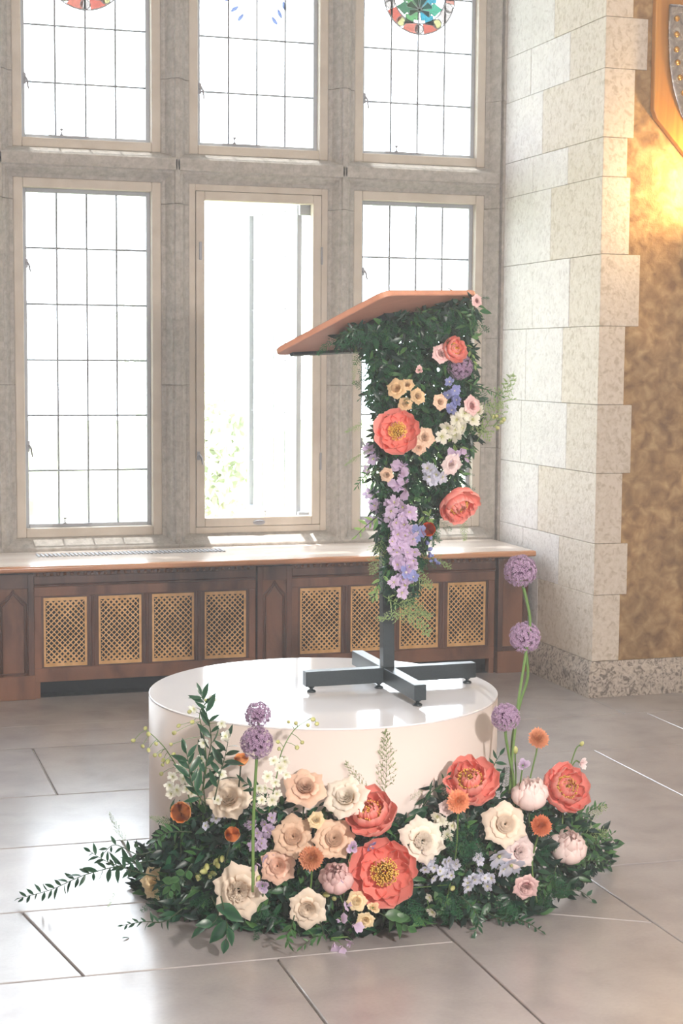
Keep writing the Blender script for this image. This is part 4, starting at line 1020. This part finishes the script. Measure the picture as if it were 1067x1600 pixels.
def cluster(pts, kind, col, label, rp, spread=(.6, .35), name=None, fill=0, jit=0):
    """one flowering stem: a curved stem with separate blossoms on short pedicels"""
    nme, part, cat = CNAME[kind]
    base = pts[-1] + Vector((0, .05, -.02)) if len(pts) < 2 else pts[-1] + Vector((0, .045, 0))
    root = empty(nme, base, label, cat)
    spine = sorted(pts, key=lambda p: p.z)
    sp_ = [p + Vector((0, .035, 0)) for p in spine[::max(1, len(spine) // 4)]]
    if len(sp_) < 2: sp_ = [base, spine[-1] + Vector((0, .02, 0))]
    q = crom([p - base for p in sp_], 4)
    MB().tube(q, .0015, 5).build('stem', P['stem'], root, smooth=True)
    allp = list(pts)
    for i in range(fill):
        a, b = R_.choice(pts), R_.choice(pts); allp.append(a.lerp(b, R_.uniform(0, .3)) + Vector((R_.gauss(0, jit), R_.uniform(0, .02), R_.gauss(0, jit))))
    for i, p in enumerate(allp):
        d = facing(R_.uniform(-spread[0], spread[0]) * 1.8, R_.uniform(-spread[0] * 1.6, spread[1] * 1.8)); r = size(p, rp * R_.uniform(.8, 1.2))
        put(part, whole(kind, col, i % 3), root, Matrix.Translation(p - base) @ frame_to(d, R_.uniform(0, 6)) @ Matrix.Scale(r, 4))
        e = min(q, key=lambda u: (u - (p - base)).length)
        MB().tube([e, p - base - d * r * .1], .0008, 4).build('pedicel', P['stem'], root)
    return root
def blossoms(lst, col, lab, cat_group=None, kind='floret', Yoff=-.035, rp=9, fill=None):
    pts = [spot(x, y, Yoff) for x, y in lst]
    cluster(pts, kind, col, lab, rp, fill=(len(lst) if len(lst) > 3 else 0) if fill is None else fill, jit=.006)
blossoms([(392, 1288), (402, 1302), (414, 1288), (408, 1318), (420, 1300), (396, 1322), (424, 1278)], 'lilac', 'pale lilac blossom stem under the left pair of alliums', 'lilac blossoms under left alliums')
blossoms([(412, 1345), (425, 1335), (400, 1348)], 'lav', 'lavender sweet pea stem between peach rose and ruffled cream rose', 'lavender blossoms beside peach rose', 'sweetpea', rp=12)
blossoms([(660, 1330), (672, 1345), (664, 1358), (690, 1368), (676, 1372), (700, 1345), (712, 1352), (706, 1368)], 'blue', 'pale blue delphinium low right of the largest coral peony', 'pale blue blossoms right of centre')
blossoms([(730, 1385), (741, 1374), (762, 1384), (752, 1360), (757, 1372), (768, 1372), (748, 1345)], 'blue', 'pale blue delphinium below the cream rose at right', 'pale blue blossoms at right')
blossoms([(676, 1424), (672, 1402)], 'white', 'pair of white bell blossoms over the greenery edge right of centre', 'white bell blossoms low at right')
blossoms([(690, 1282), (702, 1308), (684, 1275), (706, 1290)], 'white', 'small white blossoms under the upper right orange chrysanthemum', 'white blossoms under chrysanthemum')
blossoms([(779, 1336), (798, 1350), (786, 1356)], 'blue', 'large lilac-white open blossoms directly below cream rose at right', 'lilac-white open blossoms at right', rp=17)
blossoms([(550, 1445), (533, 1440)], 'lav', 'lilac sweet pea pair just above the lowest front edge', 'sweet peas at the front edge', 'sweetpea', -.06, 14)
blossoms([(522, 1472), (549, 1470), (535, 1478)], 'lav', 'lilac-white sweet peas almost touching the floor in front', 'lowest sweet peas at the floor', 'sweetpea', -.07, 13)
blossoms([(541, 1416), (527, 1378)], 'lilac', 'violet sweet peas left of the small yellow spray roses', 'violet sweet peas at centre', 'sweetpea', -.06, 13)
blossoms([(578, 1322)], 'dblue', 'small deep blue blossom between two coral peonies', None)
blossoms([(338, 1278), (350, 1270), (320, 1290)], 'blue', 'faint blue blossoms half hidden under the creamy white rose', 'hidden blue blossoms at left')
blossoms([(318, 1362), (328, 1370), (340, 1352), (347, 1342), (309, 1370)], 'bud', 'sprig of pale green buds above the ruffled cream rose', 'green buds above cream rose', 'budding', rp=7)
blossoms([(396, 1366), (404, 1372), (412, 1366)], 'bud', 'yellow-green buds beside mauve lisianthus', 'yellow-green buds by lisianthus', 'budding', rp=5)
blossoms([(707, 1388), (510, 1398), (522, 1404)], 'bud', 'yellow-green buds peeping from dark leaves near the floor', 'yellow-green buds low down', 'budding', rp=7)

# delphinium sprays: stem with bells and buds
def spray(path, Y0, Y1, label, florets, buds, col='white', seed=0):
    n_ = len(path); pts = [at(x, y, Y0 + (Y1 - Y0) * i / (n_ - 1)) for i, (x, y) in enumerate(path)]
    base = pts[0].copy(); root = empty('delphinium_spray', base, label, 'delphinium', 'white delphinium sprays')
    smooth_tube([p - base for p in pts], .0022, .5).build('stem', P['stem'], root, smooth=True)
    def nearest(p): return min(crom(pts), key=lambda q: (q - p).length)
    for kk, lst, rp in (('floret', florets, 9), ('budding', buds, 6)):
        for j, (x, y) in enumerate(lst):
            YY = Y0 - .02 + R_.uniform(-.02, .02) if len(path) else Y0
            p = at(x, y, YY); q = nearest(p); d = facing(R_.uniform(-.6, .6), R_.uniform(-.6, .3))
            r = size(p, rp * R_.uniform(.85, 1.1)); Mx = Matrix.Translation(p - base) @ frame_to(d, j) @ Matrix.Scale(r, 4)
            put('bell' if kk == 'floret' else 'bud', whole(kk, col if kk == 'floret' else 'bud', j % 3), root, Mx)
            MB().tube([q - base, (q + p) / 2 - base + Vector((0, 0, .004)), p - base - d * r * .3], .0009, 4).build('pedicel', P['stem'], root)
spray([(300, 1262), (285, 1215), (262, 1175), (245, 1155), (228, 1140)], 4.80, 4.78, 'white delphinium spray arching out left beside the podium edge',
      [(281, 1200), (270, 1213), (287, 1216), (265, 1226), (276, 1234), (292, 1232), (268, 1240), (300, 1238)], [(227, 1138), (232, 1147), (208, 1157), (223, 1166), (232, 1172), (244, 1162), (242, 1180), (250, 1180), (255, 1188), (271, 1179), (254, 1195), (252, 1209), (262, 1190)])
spray([(310, 1262), (322, 1200), (318, 1150), (312, 1115), (328, 1090)], 4.68, 4.72, 'white delphinium spray upright through the glossy leaves at left',
      [(303, 1107), (330, 1092), (318, 1160), (346, 1130), (340, 1250), (352, 1150), (315, 1185), (345, 1210)], [(279, 1134), (272, 1145), (267, 1163), (296, 1112), (300, 1128), (322, 1094)])
spray([(420, 1270), (432, 1215), (440, 1175), (460, 1140), (486, 1122)], 4.50, 4.52, 'white delphinium spray right of the paired alliums, tip arching right',
      [(427, 1188), (437, 1200), (418, 1213), (430, 1222), (414, 1232), (405, 1231), (432, 1240), (447, 1210), (425, 1250), (409, 1250), (445, 1190)], [(434, 1159), (436, 1170), (451, 1128), (462, 1130), (481, 1133), (495, 1131), (472, 1160), (464, 1168), (445, 1185), (489, 1124)])

# ------------------------------------------------------------------ leafy sprigs of the floor arrangement
SP = [
 # name, path px, Y from/to, n, leaf L, label, leaf key
 ('ruscus_sprig', [(322, 1268), (318, 1215), (330, 1160), (322, 1110), (314, 1085)], 4.66, 4.66, 22, .070, 'tall upright glossy leaf sprig at left in front of podium', 'dark'),
 ('ruscus_sprig', [(322, 1262), (300, 1225), (295, 1195), (290, 1170)], 4.64, 4.66, 12, .068, 'short upright leaf sprig leaning left below tall glossy one', 'dark'),
 ('ruscus_sprig', [(335, 1250), (345, 1205), (352, 1180), (358, 1150)], 4.62, 4.66, 12, .064, 'short leaf sprig right of the tall glossy one', 'dark'),
 ('trailing_sprig', [(240, 1345), (190, 1352), (130, 1368), (80, 1390), (28, 1404)], 4.85, 5.12, 34, .052, 'long olive-like sprig trailing far left over the white floor', 'dark'),
 ('trailing_sprig', [(245, 1370), (205, 1360), (165, 1345), (140, 1330)], 4.83, 4.95, 16, .05, 'shorter trailing sprig above the long one at left', 'dark'),
 ('trailing_sprig', [(240, 1330), (215, 1335), (180, 1320), (160, 1335)], 4.85, 4.95, 9, .045, 'small sprig poking out left beside the podium base', 'dark'),
 ('trailing_sprig', [(285, 1420), (255, 1440), (225, 1440), (190, 1446)], 4.62, 4.66, 16, .032, 'small sprig lying on the floor at lower left of arrangement', 'dark'),
 ('trailing_sprig', [(760, 1425), (790, 1440), (815, 1438), (848, 1456)], 4.50, 4.50, 18, .034, 'sprig lying on floor tile at lower right of arrangement', 'dark'),
 ('trailing_sprig', [(850, 1380), (880, 1390), (905, 1392), (928, 1408)], 4.60, 4.64, 8, .042, 'sprig with broad leaves pointing right over the slab joint', 'broad'),
 ('trailing_sprig', [(890, 1330), (915, 1320), (935, 1318), (960, 1300)], 4.70, 4.76, 20, .034, 'fine sprig at the far right edge', 'mid'),
 ('trailing_sprig', [(890, 1340), (915, 1345), (930, 1345), (952, 1350)], 4.68, 4.76, 14, .034, 'low fine sprig at the far right edge above the joint', 'mid'),
 ('trailing_sprig', [(890, 1290), (912, 1275), (930, 1262), (945, 1258)], 4.72, 4.78, 14, .032, 'airy sprig right of the right-end coral peony', 'mid'),
 ('ruscus_sprig', [(765, 1240), (768, 1215), (772, 1195), (782, 1178)], 4.60, 4.62, 8, .05, 'glossy leaf sprig between coral peony and allium stems', 'dark'),
 ('broad_leaf_sprig', [(330, 1400), (340, 1425), (335, 1440), (318, 1450)], 4.52, 4.50, 5, .085, 'cluster of large broad leaves under ruffled cream rose', 'broad'),
 ('broad_leaf_sprig', [(345, 1400), (352, 1430), (355, 1450), (352, 1475)], 4.50, 4.47, 4, .085, 'broad leaves pointing down at the floor left of centre', 'broad'),
 ('broad_leaf_sprig', [(590, 1425), (610, 1435), (622, 1440), (640, 1450)], 4.46, 4.44, 7, .06, 'broad green leaves under the largest coral peony', 'broadl'),
 ('broad_leaf_sprig', [(460, 1430), (455, 1450), (448, 1462), (452, 1475)], 4.45, 4.43, 9, .045, 'pointed leaves hanging to floor left of lowest cream rose', 'mid'),
 ('leafy_sprig', [(300, 1300), (270, 1300), (252, 1305), (238, 1320)], 4.70, 4.78, 14, .04, 'mid green sprig under the largest orange ranunculus', 'mid'),
 ('leafy_sprig', [(300, 1350), (285, 1370), (270, 1380), (262, 1400)], 4.62, 4.66, 10, .045, 'leafy sprig right of the pale yellow garden rose', 'broadl'),
 ('leafy_sprig', [(870, 1350), (862, 1375), (852, 1385), (838, 1400)], 4.56, 4.55, 12, .045, 'light green leafy sprig under the lowest pale pink peony', 'mid'),
 ('leafy_sprig', [(500, 1440), (505, 1460), (490, 1465), (470, 1480)], 4.44, 4.41, 12, .035, 'fresh sprig brushing the floor at front centre', 'mid'),
 ('leafy_sprig', [(440, 1265), (420, 1250), (400, 1235), (380, 1220)], 4.52, 4.56, 10, .045, 'dark sprig behind lower left allium', 'dark'),
 ('leafy_sprig', [(660, 1260), (672, 1240), (690, 1225), (700, 1212)], 4.56, 4.60, 9, .04, 'thin sprig against podium left of the upper right peony', 'dark'),
 ('leafy_sprig', [(720, 1400), (740, 1420), (748, 1440), (740, 1460)], 4.46, 4.44, 14, .036, 'dark sprig touching floor under pale blue blossoms', 'dark'),
]
for i, (nme, path, ya, yb, n_, L, lab, key) in enumerate(SP):
    pts = []
    for j, (x, y) in enumerate(path):
        Y = ya + (yb - ya) * j / (len(path) - 1); p = at(x, y, Y)
        if p.z < .012: p = on_floor(x, y, .012)
        while p.z < PH and (p.xy - PC.xy).length < PR + .012: Y -= .01; p = at(x, y, Y)
        pts.append(p)
    sprig(nme, pts, n_, L, lab, key, group=None, seed=i)
lf = CACHE[('leaf', 'dark')]
o = put('fallen_leaf', lf, None, leaf_M(on_floor(190, 1466, .004), Vector((.9, .4, 0)), Vector((0, 0, 1)), .035)); tag(o, 'single dark leaf fallen on the bright floor at lower left', 'leaf')

# fern fronds of the floor arrangement
FR = [((600, 1245), (602, 1138), 4.60, 'upright airy asparagus frond in front of the podium centre', 0, .75, True),
      ((575, 1250), (545, 1190), 4.60, 'small fern frond leaning left above ivory rose', 1, .6, True),
      ((640, 1250), (660, 1235), 4.58, 'curling fern tip right of the upward coral peony', 2, 1.2, True),
      ((910, 1280), (952, 1255), 4.76, 'light fern frond at the upper right edge', 3, 1.2, True),
      ((900, 1300), (962, 1300), 4.76, 'light fern frond spreading to the right edge', 1, 1.1, True),
      ((760, 1330), (700, 1310), 4.44, 'dark fern frond under the white blossoms at right', 4, 1.2, False),
      ((760, 1320), (720, 1330), 4.43, 'dark fern frond left of the cream rose', 2, 1.2, False),
      ((770, 1400), (820, 1430), 4.46, 'fern frond spread low at right over the floor', 0, 1.2, False),
      ((640, 1400), (660, 1455), 4.43, 'fern frond pointing down right of the largest peony', 1, 1.1, False),
      ((690, 1400), (730, 1440), 4.42, 'fern frond low at right of centre', 3, 1.1, False),
      ((200, 1330), (172, 1270), 4.95, 'thin dry fern wisp standing left of the podium', 2, .35, True),
      ((185, 1385), (165, 1420), 4.95, 'wispy fern tip trailing on the left floor', 4, .5, True),
      ((270, 1290), (236, 1275), 4.80, 'wispy light tendril at podium edge by orange ranunculus', 0, .8, True)]
for a, b, Y, lab, var, wd_, li in FR:
    p, q = at(*a, Y), at(*b, Y - .02)
    if q.z < .01: q = on_floor(*b, .012)
    plume(p, q, lab, li, var, wd_, group=None)

# dense bed of leaves
def scatter(name, label, region, n, keys, mat, Lr, depthf, seed, cat='foliage', down=.25, plumes=0, plum_mat=None, plL=(.09, .15), floor=True):
    rr = random.Random(seed); mb = MB()
    tri = [CACHE[('mb', k)] for k in keys]; c = 0; guard = 0
    while c < n and guard < n * 30:
        guard += 1
        p = region(rr)
        if p is None: continue
        if floor and (p.z < .008): p.z = .008
        if floor and p.z < PH and (p.xy - PC.xy).length < PR + .01: continue
        d = Vector((rr.gauss(0, 1), rr.gauss(-.35, .6), rr.gauss(-down, .8))); up = Vector((rr.gauss(-.3, .5), rr.gauss(-1, .4), rr.gauss(.7, .5))).normalized()
        L = rr.uniform(*Lr)
        tip_ = p + d.normalized() * L
        if floor and tip_.z < .004: d.z = abs(d.z) * .2
        if floor and tip_.z < PH and (tip_.xy - PC.xy).length < PR + .005: continue
        src = tri[rr.randrange(len(tri))]; k = rr.random() ** 1.6
        mb.add([tuple(leaf_M(p, d, up, L) @ Vector(v)) for v in src.v], src.f, [.1 + .85 * k + .1 * (u - .5) for u in src.t]); c += 1
    return tag(mb.build(name, mat, None, True), label, cat, kind='stuff')
TOP = [(215, 1330), (240, 1310), (262, 1285), (300, 1262), (340, 1262), (380, 1262), (430, 1262), (480, 1268), (540, 1275), (600, 1285), (640, 1275), (680, 1235), (720, 1235), (780, 1225), (830, 1235), (880, 1262), (930, 1290), (965, 1320)]
BOT = [(215, 1400), (240, 1435), (262, 1440), (300, 1440), (340, 1452), (450, 1462), (540, 1470), (600, 1462), (640, 1455), (690, 1440), (730, 1448), (840, 1435), (900, 1388), (965, 1345)]
def reg_floor(dmin, dmax, x0=215, x1=950, shrink=0):
    def f(rr):
        px = rr.uniform(x0, x1); t, b = interp(TOP, px) + shrink, interp(BOT, px) - shrink
        if b <= t: return None
        edge = min(1, (px - 205) / 50, (965 - px) / 50)
        if rr.random() > edge: return None
        t += 9 * math.sin(px * .11) + 6 * math.sin(px * .31 + 2); b -= 7 + 7 * math.sin(px * .13 + 1) + 5 * math.sin(px * .37)
        py = rr.uniform(t, b); return spot(px, py, rr.uniform(dmin, dmax), .015)
    return f
for nm_, x0, x1, n_, sd in (('far left', 212, 330, 900, 1), ('centre left', 330, 500, 1150, 2), ('centre', 500, 680, 1000, 3), ('centre right', 680, 830, 1050, 4), ('far right', 830, 958, 800, 5)):
    scatter('leaf_bed', 'dense green leaves at the %s of the floor arrangement' % nm_, reg_floor(.008, .10, x0, x1), n_, ['dark', 'wide', 'dark', 'mid'], P['leafmix'], (.030, .062), None, sd)
def fern_mass(name, label, region, n, Lr, mat, seed, dirf):
    rr = random.Random(seed); mb = MB()
    for i in range(n):
        p = region(rr)
        if p is None: continue
        d = dirf(rr); L = rr.uniform(*Lr)
        if p.z + d.normalized().z * L < .01: d.z = .02
        mb.merge(PL[i % 5], leaf_M(p, d, (-FWD + Vector((rr.gauss(0, .3), 0, .5 + rr.gauss(0, .3)))).normalized(), L))
    return tag(mb.build(name, mat, None, False), label, 'fern', kind='stuff')
fern_mass('fern_bed', 'dark feathery fern filling gaps at right of the floor arrangement', reg_floor(-.02, .04, 640, 860), 46, (.07, .12), P['fern'], 4, lambda r: Vector((r.gauss(0, 1), -.3, r.gauss(-.3, .6))))
fern_mass('fern_bed', 'dark feathery fern filling the lower left of the floor arrangement', reg_floor(-.02, .04, 240, 480), 34, (.06, .11), P['fern'], 5, lambda r: Vector((r.gauss(0, 1), -.3, r.gauss(-.3, .6))))

# ------------------------------------------------------------------ lectern garland
YG = 5.06
CL = [(456, 600, 742), (480, 545, 742), (505, 515, 738), (530, 545, 738), (560, 578, 738), (620, 578, 742), (660, 590, 745), (700, 582, 735), (740, 580, 722), (790, 585, 700), (840, 588, 672), (880, 600, 655), (925, 606, 650), (950, 612, 640)]
def cx(py, i):
    ks = [(a[0], a[i]) for a in CL]; return ks[0][1] if py <= ks[0][0] else interp(ks, py)
def under_desk(p):      # keep below the sloping board
    return (p - ctr).dot(nrm) < -T - .01
def reg_col(y0, y1, d0, d1, sh=0):
    def f(rr):
        py = rr.uniform(y0, y1); a, b = cx(py, 1) + sh, cx(py, 2) - sh
        px = rr.uniform(a, b); p = at(px, py, YG + rr.uniform(d0, d1))
        if not under_desk(p) and abs((p - ctr).dot(nrm)) < .3:
            p = p - nrm * ((p - ctr).dot(nrm) + T + .03)
            if p.z > 2.05: return None
        return p
    return f
scatter('garland_leaves', 'dense dark green leaves of the garland hanging under the lectern top', reg_col(458, 700, -.03, .16), 4800, ['dark', 'mid', 'wide'], P['leafmix'], (.024, .05), None, 11, floor=False, down=.5)
scatter('garland_leaves', 'green leaves in the lower hanging part of the lectern garland', reg_col(680, 940, -.03, .09, 0), 1900, ['dark', 'mid'], P['leafmix'], (.020, .042), None, 12, floor=False, down=.7)
scatter('garland_leaves', 'leaves between the garland peonies right of the post', reg_col(690, 800, -.02, .08, 2), 1100, ['dark', 'mid', 'wide'], P['leafmix'], (.02, .042), None, 21, floor=False, down=.6)
dn = lambda r: Vector((r.gauss(0, .7), r.gauss(-.2, .3), r.gauss(-.6, .5)))
fern_mass('garland_fern', 'dark feathery asparagus fern massed beneath the lectern board', reg_col(465, 660, -.05, .06, 2), 170, (.06, .12), P['fern'], 13, dn)
fern_mass('garland_fern', 'feathery fern in the middle of the lectern garland', reg_col(640, 880, -.04, .05, 4), 120, (.05, .10), P['fern'], 14, dn)

GF = [
 ('peony', 'coral', 621, 674, 37, -.05, .1, 'open coral peony facing out halfway up the lectern garland', 0),
 ('peony', 'coral', 714, 786, 33, .5, -.9, 'coral peony nodding down at the right of the garland', 3),
 ('peony', 'coral', 708, 546, 21, .6, .2, 'coral peony half hidden behind the allium under lectern board', 2),
 ('rose', 'apricot', 619, 607, 14, -.3, .2, 'apricot spray rose, leftmost of the four in the garland', 1),
 ('garden', 'apricot', 636, 601, 10, .1, .5, 'apricot spray rose, topmost of the four in the garland', 1),
 ('garden', 'apricot', 653, 619, 11, .3, .1, 'apricot spray rose, rightmost of the four in the garland', 2),
 ('rose', 'apricot', 633, 631, 10, .0, .0, 'apricot spray rose, lowest of the four in the garland', 3),
 ('garden', 'tan', 664, 683, 14, .3, .1, 'tan spray rose touching the right side of the garland peony', 3),
 ('garden', 'tan', 654, 700, 10, .0, -.3, 'small tan spray rose below right of the garland peony', 2),
 ('lisianthus', 'mauve', 655, 578, 9, .1, .3, 'small mauve bud bloom above the apricot spray roses', 1),
 ('rose', 'mauve', 738, 634, 14, .6, .1, 'dusty pink rose at the right edge of the garland', 4),
 ('garden', 'tan', 688, 628, 11, .3, .1, 'tan rose shaded in the right of the garland', 1),
 ('garden', 'tan', 604, 742, 10, -.2, -.2, 'small tan rose bud at left of the lavender string', 0),
 ('garden', 'mauve', 690, 552, 14, .3, .2, 'dull mauve bloom in shade beneath the lectern board', 1),
 ('ranunculus', 'dorange', 669, 827, 13, .05, .05, 'red-orange ranunculus right of the lavender flower string', 0),
 ('garden', 'pinkl', 706, 726, 15, .5, -.2, 'pale pink bloom above the nodding peony', 2),
 ('garden', 'mauve', 745, 470, 9, .6, .1, 'tiny mauve bloom under the right tip of the lectern board', 1),
]
for i, (k, c, px, py, rp, fx, fy, lab, var) in enumerate(GF):
    p = at(px, py, YG - (.115 if k == 'peony' and var == 0 else .08)); r = size(p, rp) * (.86 if (k == 'peony' and var == 0) else 1)
    bloom(k, c, p, r, facing(fx, fy), lab, None, var, i * 1.1, [p, p + Vector((0, .05, .0)), at(min(max(px, 600), 700), py - 20, YG + .06)])
p = at(718, 573, YG - .03); bloom('allium', 'purple', p, size(p, 21), facing(.4, -.1), 'purple allium head at the right of the garland under the board', None, 1, 0, [p, p + Vector((-.03, .06, .03)), at(690, 540, YG + .08)])
def gbl(lst, col, lab, grp, kind='floret', rp=10, dY=-.07, fill=None):
    cluster([at(x, y, YG + dY) for x, y in lst], kind, col, lab, rp, fill=(len(lst) if len(lst) > 3 else 0) if fill is None else fill, jit=.006)
gbl([(631, 728), (627, 742), (640, 735), (622, 760), (634, 766), (628, 752)], 'lav', 'pink-lavender blossoms at the top of the hanging flower string', 'top blossoms of the hanging string', 'sweetpea', 16)
gbl([(616, 786), (630, 792), (610, 798), (625, 806), (638, 800), (618, 816), (632, 820), (640, 832), (622, 834), (612, 846), (632, 850), (645, 842), (620, 862), (636, 868), (648, 862), (622, 882), (640, 886), (616, 910), (634, 915), (628, 926), (628, 900)], 'lav', 'long lavender delphinium hanging down in front of the lectern post', None, 'floret', 10, fill=46)
gbl([(633, 895), (646, 902), (652, 832)], 'dblue', 'blue-violet open blossoms near the bottom of the lavender string', 'blue blossoms low on the string', 'floret', 12)
gbl([(576, 702), (582, 716), (574, 735), (580, 770), (586, 790), (590, 812), (580, 818)], 'lilac', 'pale lilac blossoms down the left edge of the garland', 'lilac blossoms on garland left edge', 'floret', 10, -.0)
gbl([(672, 735), (682, 741), (690, 745), (676, 750)], 'blue', 'pale blue blossoms right of the lavender string top', 'pale blue blossoms mid garland', 'floret', 11)
gbl([(703, 597), (710, 610), (700, 618), (714, 625), (706, 640)], 'dblue', 'violet-blue blossoms beneath the garland allium', 'violet blossoms under the allium', 'floret', 9)
gbl([(714, 656), (726, 646), (738, 656), (748, 644), (700, 668), (712, 672), (724, 668), (690, 682)], 'white', 'white blossom spray at the right of the garland', 'white blossoms at garland right', 'floret', 11)
gbl([(716, 706), (726, 714), (708, 714), (722, 700)], 'lav', 'lilac blossoms hanging above the nodding coral peony', 'lilac blossoms above nodding peony', 'sweetpea', 12)
gbl([(672, 858), (676, 868), (680, 875), (686, 880), (668, 848), (673, 840)], 'dblue', 'drooping blue-grey bell spike right of the lavender string', 'bells of the drooping blue spike', 'budding', 5)
gbl([(776, 650), (783, 660), (777, 668), (786, 655)], 'bud', 'curled pale buds hanging at the outermost right of garland', 'curled buds at garland far right', 'budding', 5, -.05)

GP = [((745, 690), (803, 566), 'pale fern frond rising outward at the garland right', 0, .8, True, -.04),
      ((735, 650), (792, 620), 'pale fern frond reaching right below the rising one', 1, .9, True, -.05),
      ((720, 640), (780, 690), 'pale drooping fern tip at the garland far right', 2, .8, True, -.05),
      ((598, 930), (694, 994), 'long light fern frond hanging lowest right of post', 3, .75, True, -.05),
      ((615, 925), (690, 965), 'light fern frond second lowest below flower string', 4, .6, True, -.07),
      ((680, 960), (590, 955), 'light fern frond crossing the post at the bottom', 1, .55, True, -.06),
      ((625, 880), (690, 915), 'broad light fern frond right of string tip', 0, 1.2, True, -.03),
      ((645, 860), (720, 885), 'thin fern frond curving right in front of the shelf', 2, .5, True, -.02),
      ((555, 540), (552, 605), 'pale fern wisp hanging from the low edge of the board', 4, .35, True, -.05),
      ((585, 660), (538, 668), 'tiny pale fern wisp left of the coral peony', 1, .5, True, -.02),
      ((585, 700), (536, 722), 'thin pale fern wisp pointing left below the peony', 0, .3, True, -.02),
      ((720, 800), (728, 850), 'light fern tuft hanging below the nodding peony', 3, .8, True, -.02),
      ((600, 840), (574, 900), 'fern frond falling left of the post', 2, .9, True, -.04),
      ((600, 880), (578, 945), 'lower leafy fern frond left of the post', 4, .8, False, -.04),
      ((650, 480), (664, 500), 'grey-green fern tuft on front of the board edge', 0, 1.1, False, -.09),
      ((600, 520), (528, 528), 'fern frond reaching left under the board', 1, .8, False, -.05)]
for a, b, lab, var, wd_, li, dy in GP: plume(at(*a, YG + dy), at(*b, YG + dy - .02), lab, li, var, wd_, group=None)
GS = [([(700, 480), (722, 490), (735, 500), (742, 520)], 12, .03, 'leaf sprig hanging under the right end of the board', 'mid'),
      ([(720, 590), (745, 605), (765, 610), (785, 620)], 14, .026, 'fine leaf sprig arching right under the garland allium', 'mid'),
      ([(600, 590), (580, 605), (572, 615), (560, 625)], 12, .024, 'small leaf sprig left of the apricot roses', 'dark'),
      ([(595, 730), (575, 740), (565, 750), (556, 762)], 12, .024, 'small leaf sprig left of the string top', 'mid'),
      ([(598, 800), (580, 815), (568, 825), (556, 838)], 8, .034, 'light leaf sprig drooping left of the post', 'light'),
      ([(605, 890), (592, 910), (588, 925), (584, 935)], 9, .034, 'bright green leaf sprig low left on the post', 'light'),
      ([(690, 690), (705, 692), (718, 700), (730, 714)], 4, .05, 'bright green pointed leaf sprig right of garland', 'light'),
      ([(680, 750), (688, 765), (695, 775), (700, 790)], 7, .036, 'dark leaf sprig over the nodding coral peony', 'dark'),
      ([(655, 790), (662, 805), (668, 815), (672, 800)], 5, .034, 'short light leaf sprig above the red-orange ranunculus', 'light'),
      ([(600, 520), (570, 515), (545, 520), (530, 532)], 14, .03, 'dark leaf sprig spreading left under the board', 'dark'),
      ([(720, 530), (735, 548), (738, 560), (742, 572)], 6, .03, 'bright leaf sprig right of the garland allium', 'light')]
for i, (path, n_, L, lab, key) in enumerate(GS):
    sprig('leafy_sprig', [at(x, y, YG - .03 - .01 * j) for j, (x, y) in enumerate(path)], n_, L, lab, key, group=None, seed=50 + i)

# ------------------------------------------------------------------ thin haze volume, added to imitate veiling glare from the windows
HAZE = .009
hz = bpy.data.materials.new('glare_volume'); hz.use_nodes = True; N = hz.node_tree.nodes; N.remove(N['Principled BSDF'])
vs = N.new('ShaderNodeVolumeScatter'); vs.inputs['Density'].default_value = HAZE; vs.inputs['Color'].default_value = (1, 1, 1, 1); vs.inputs['Anisotropy'].default_value = .55
hz.node_tree.links.new(vs.outputs[0], N['Material Output'].inputs['Volume'])
hb = MB().box(-4.15, 7.15, -4.15, 9.12, .02, 5.95).build('glare_haze', hz); tag(hb, 'faint haze added through the hall to imitate window glare', 'haze', kind='stuff')
sc.cycles.volume_bounces = 0
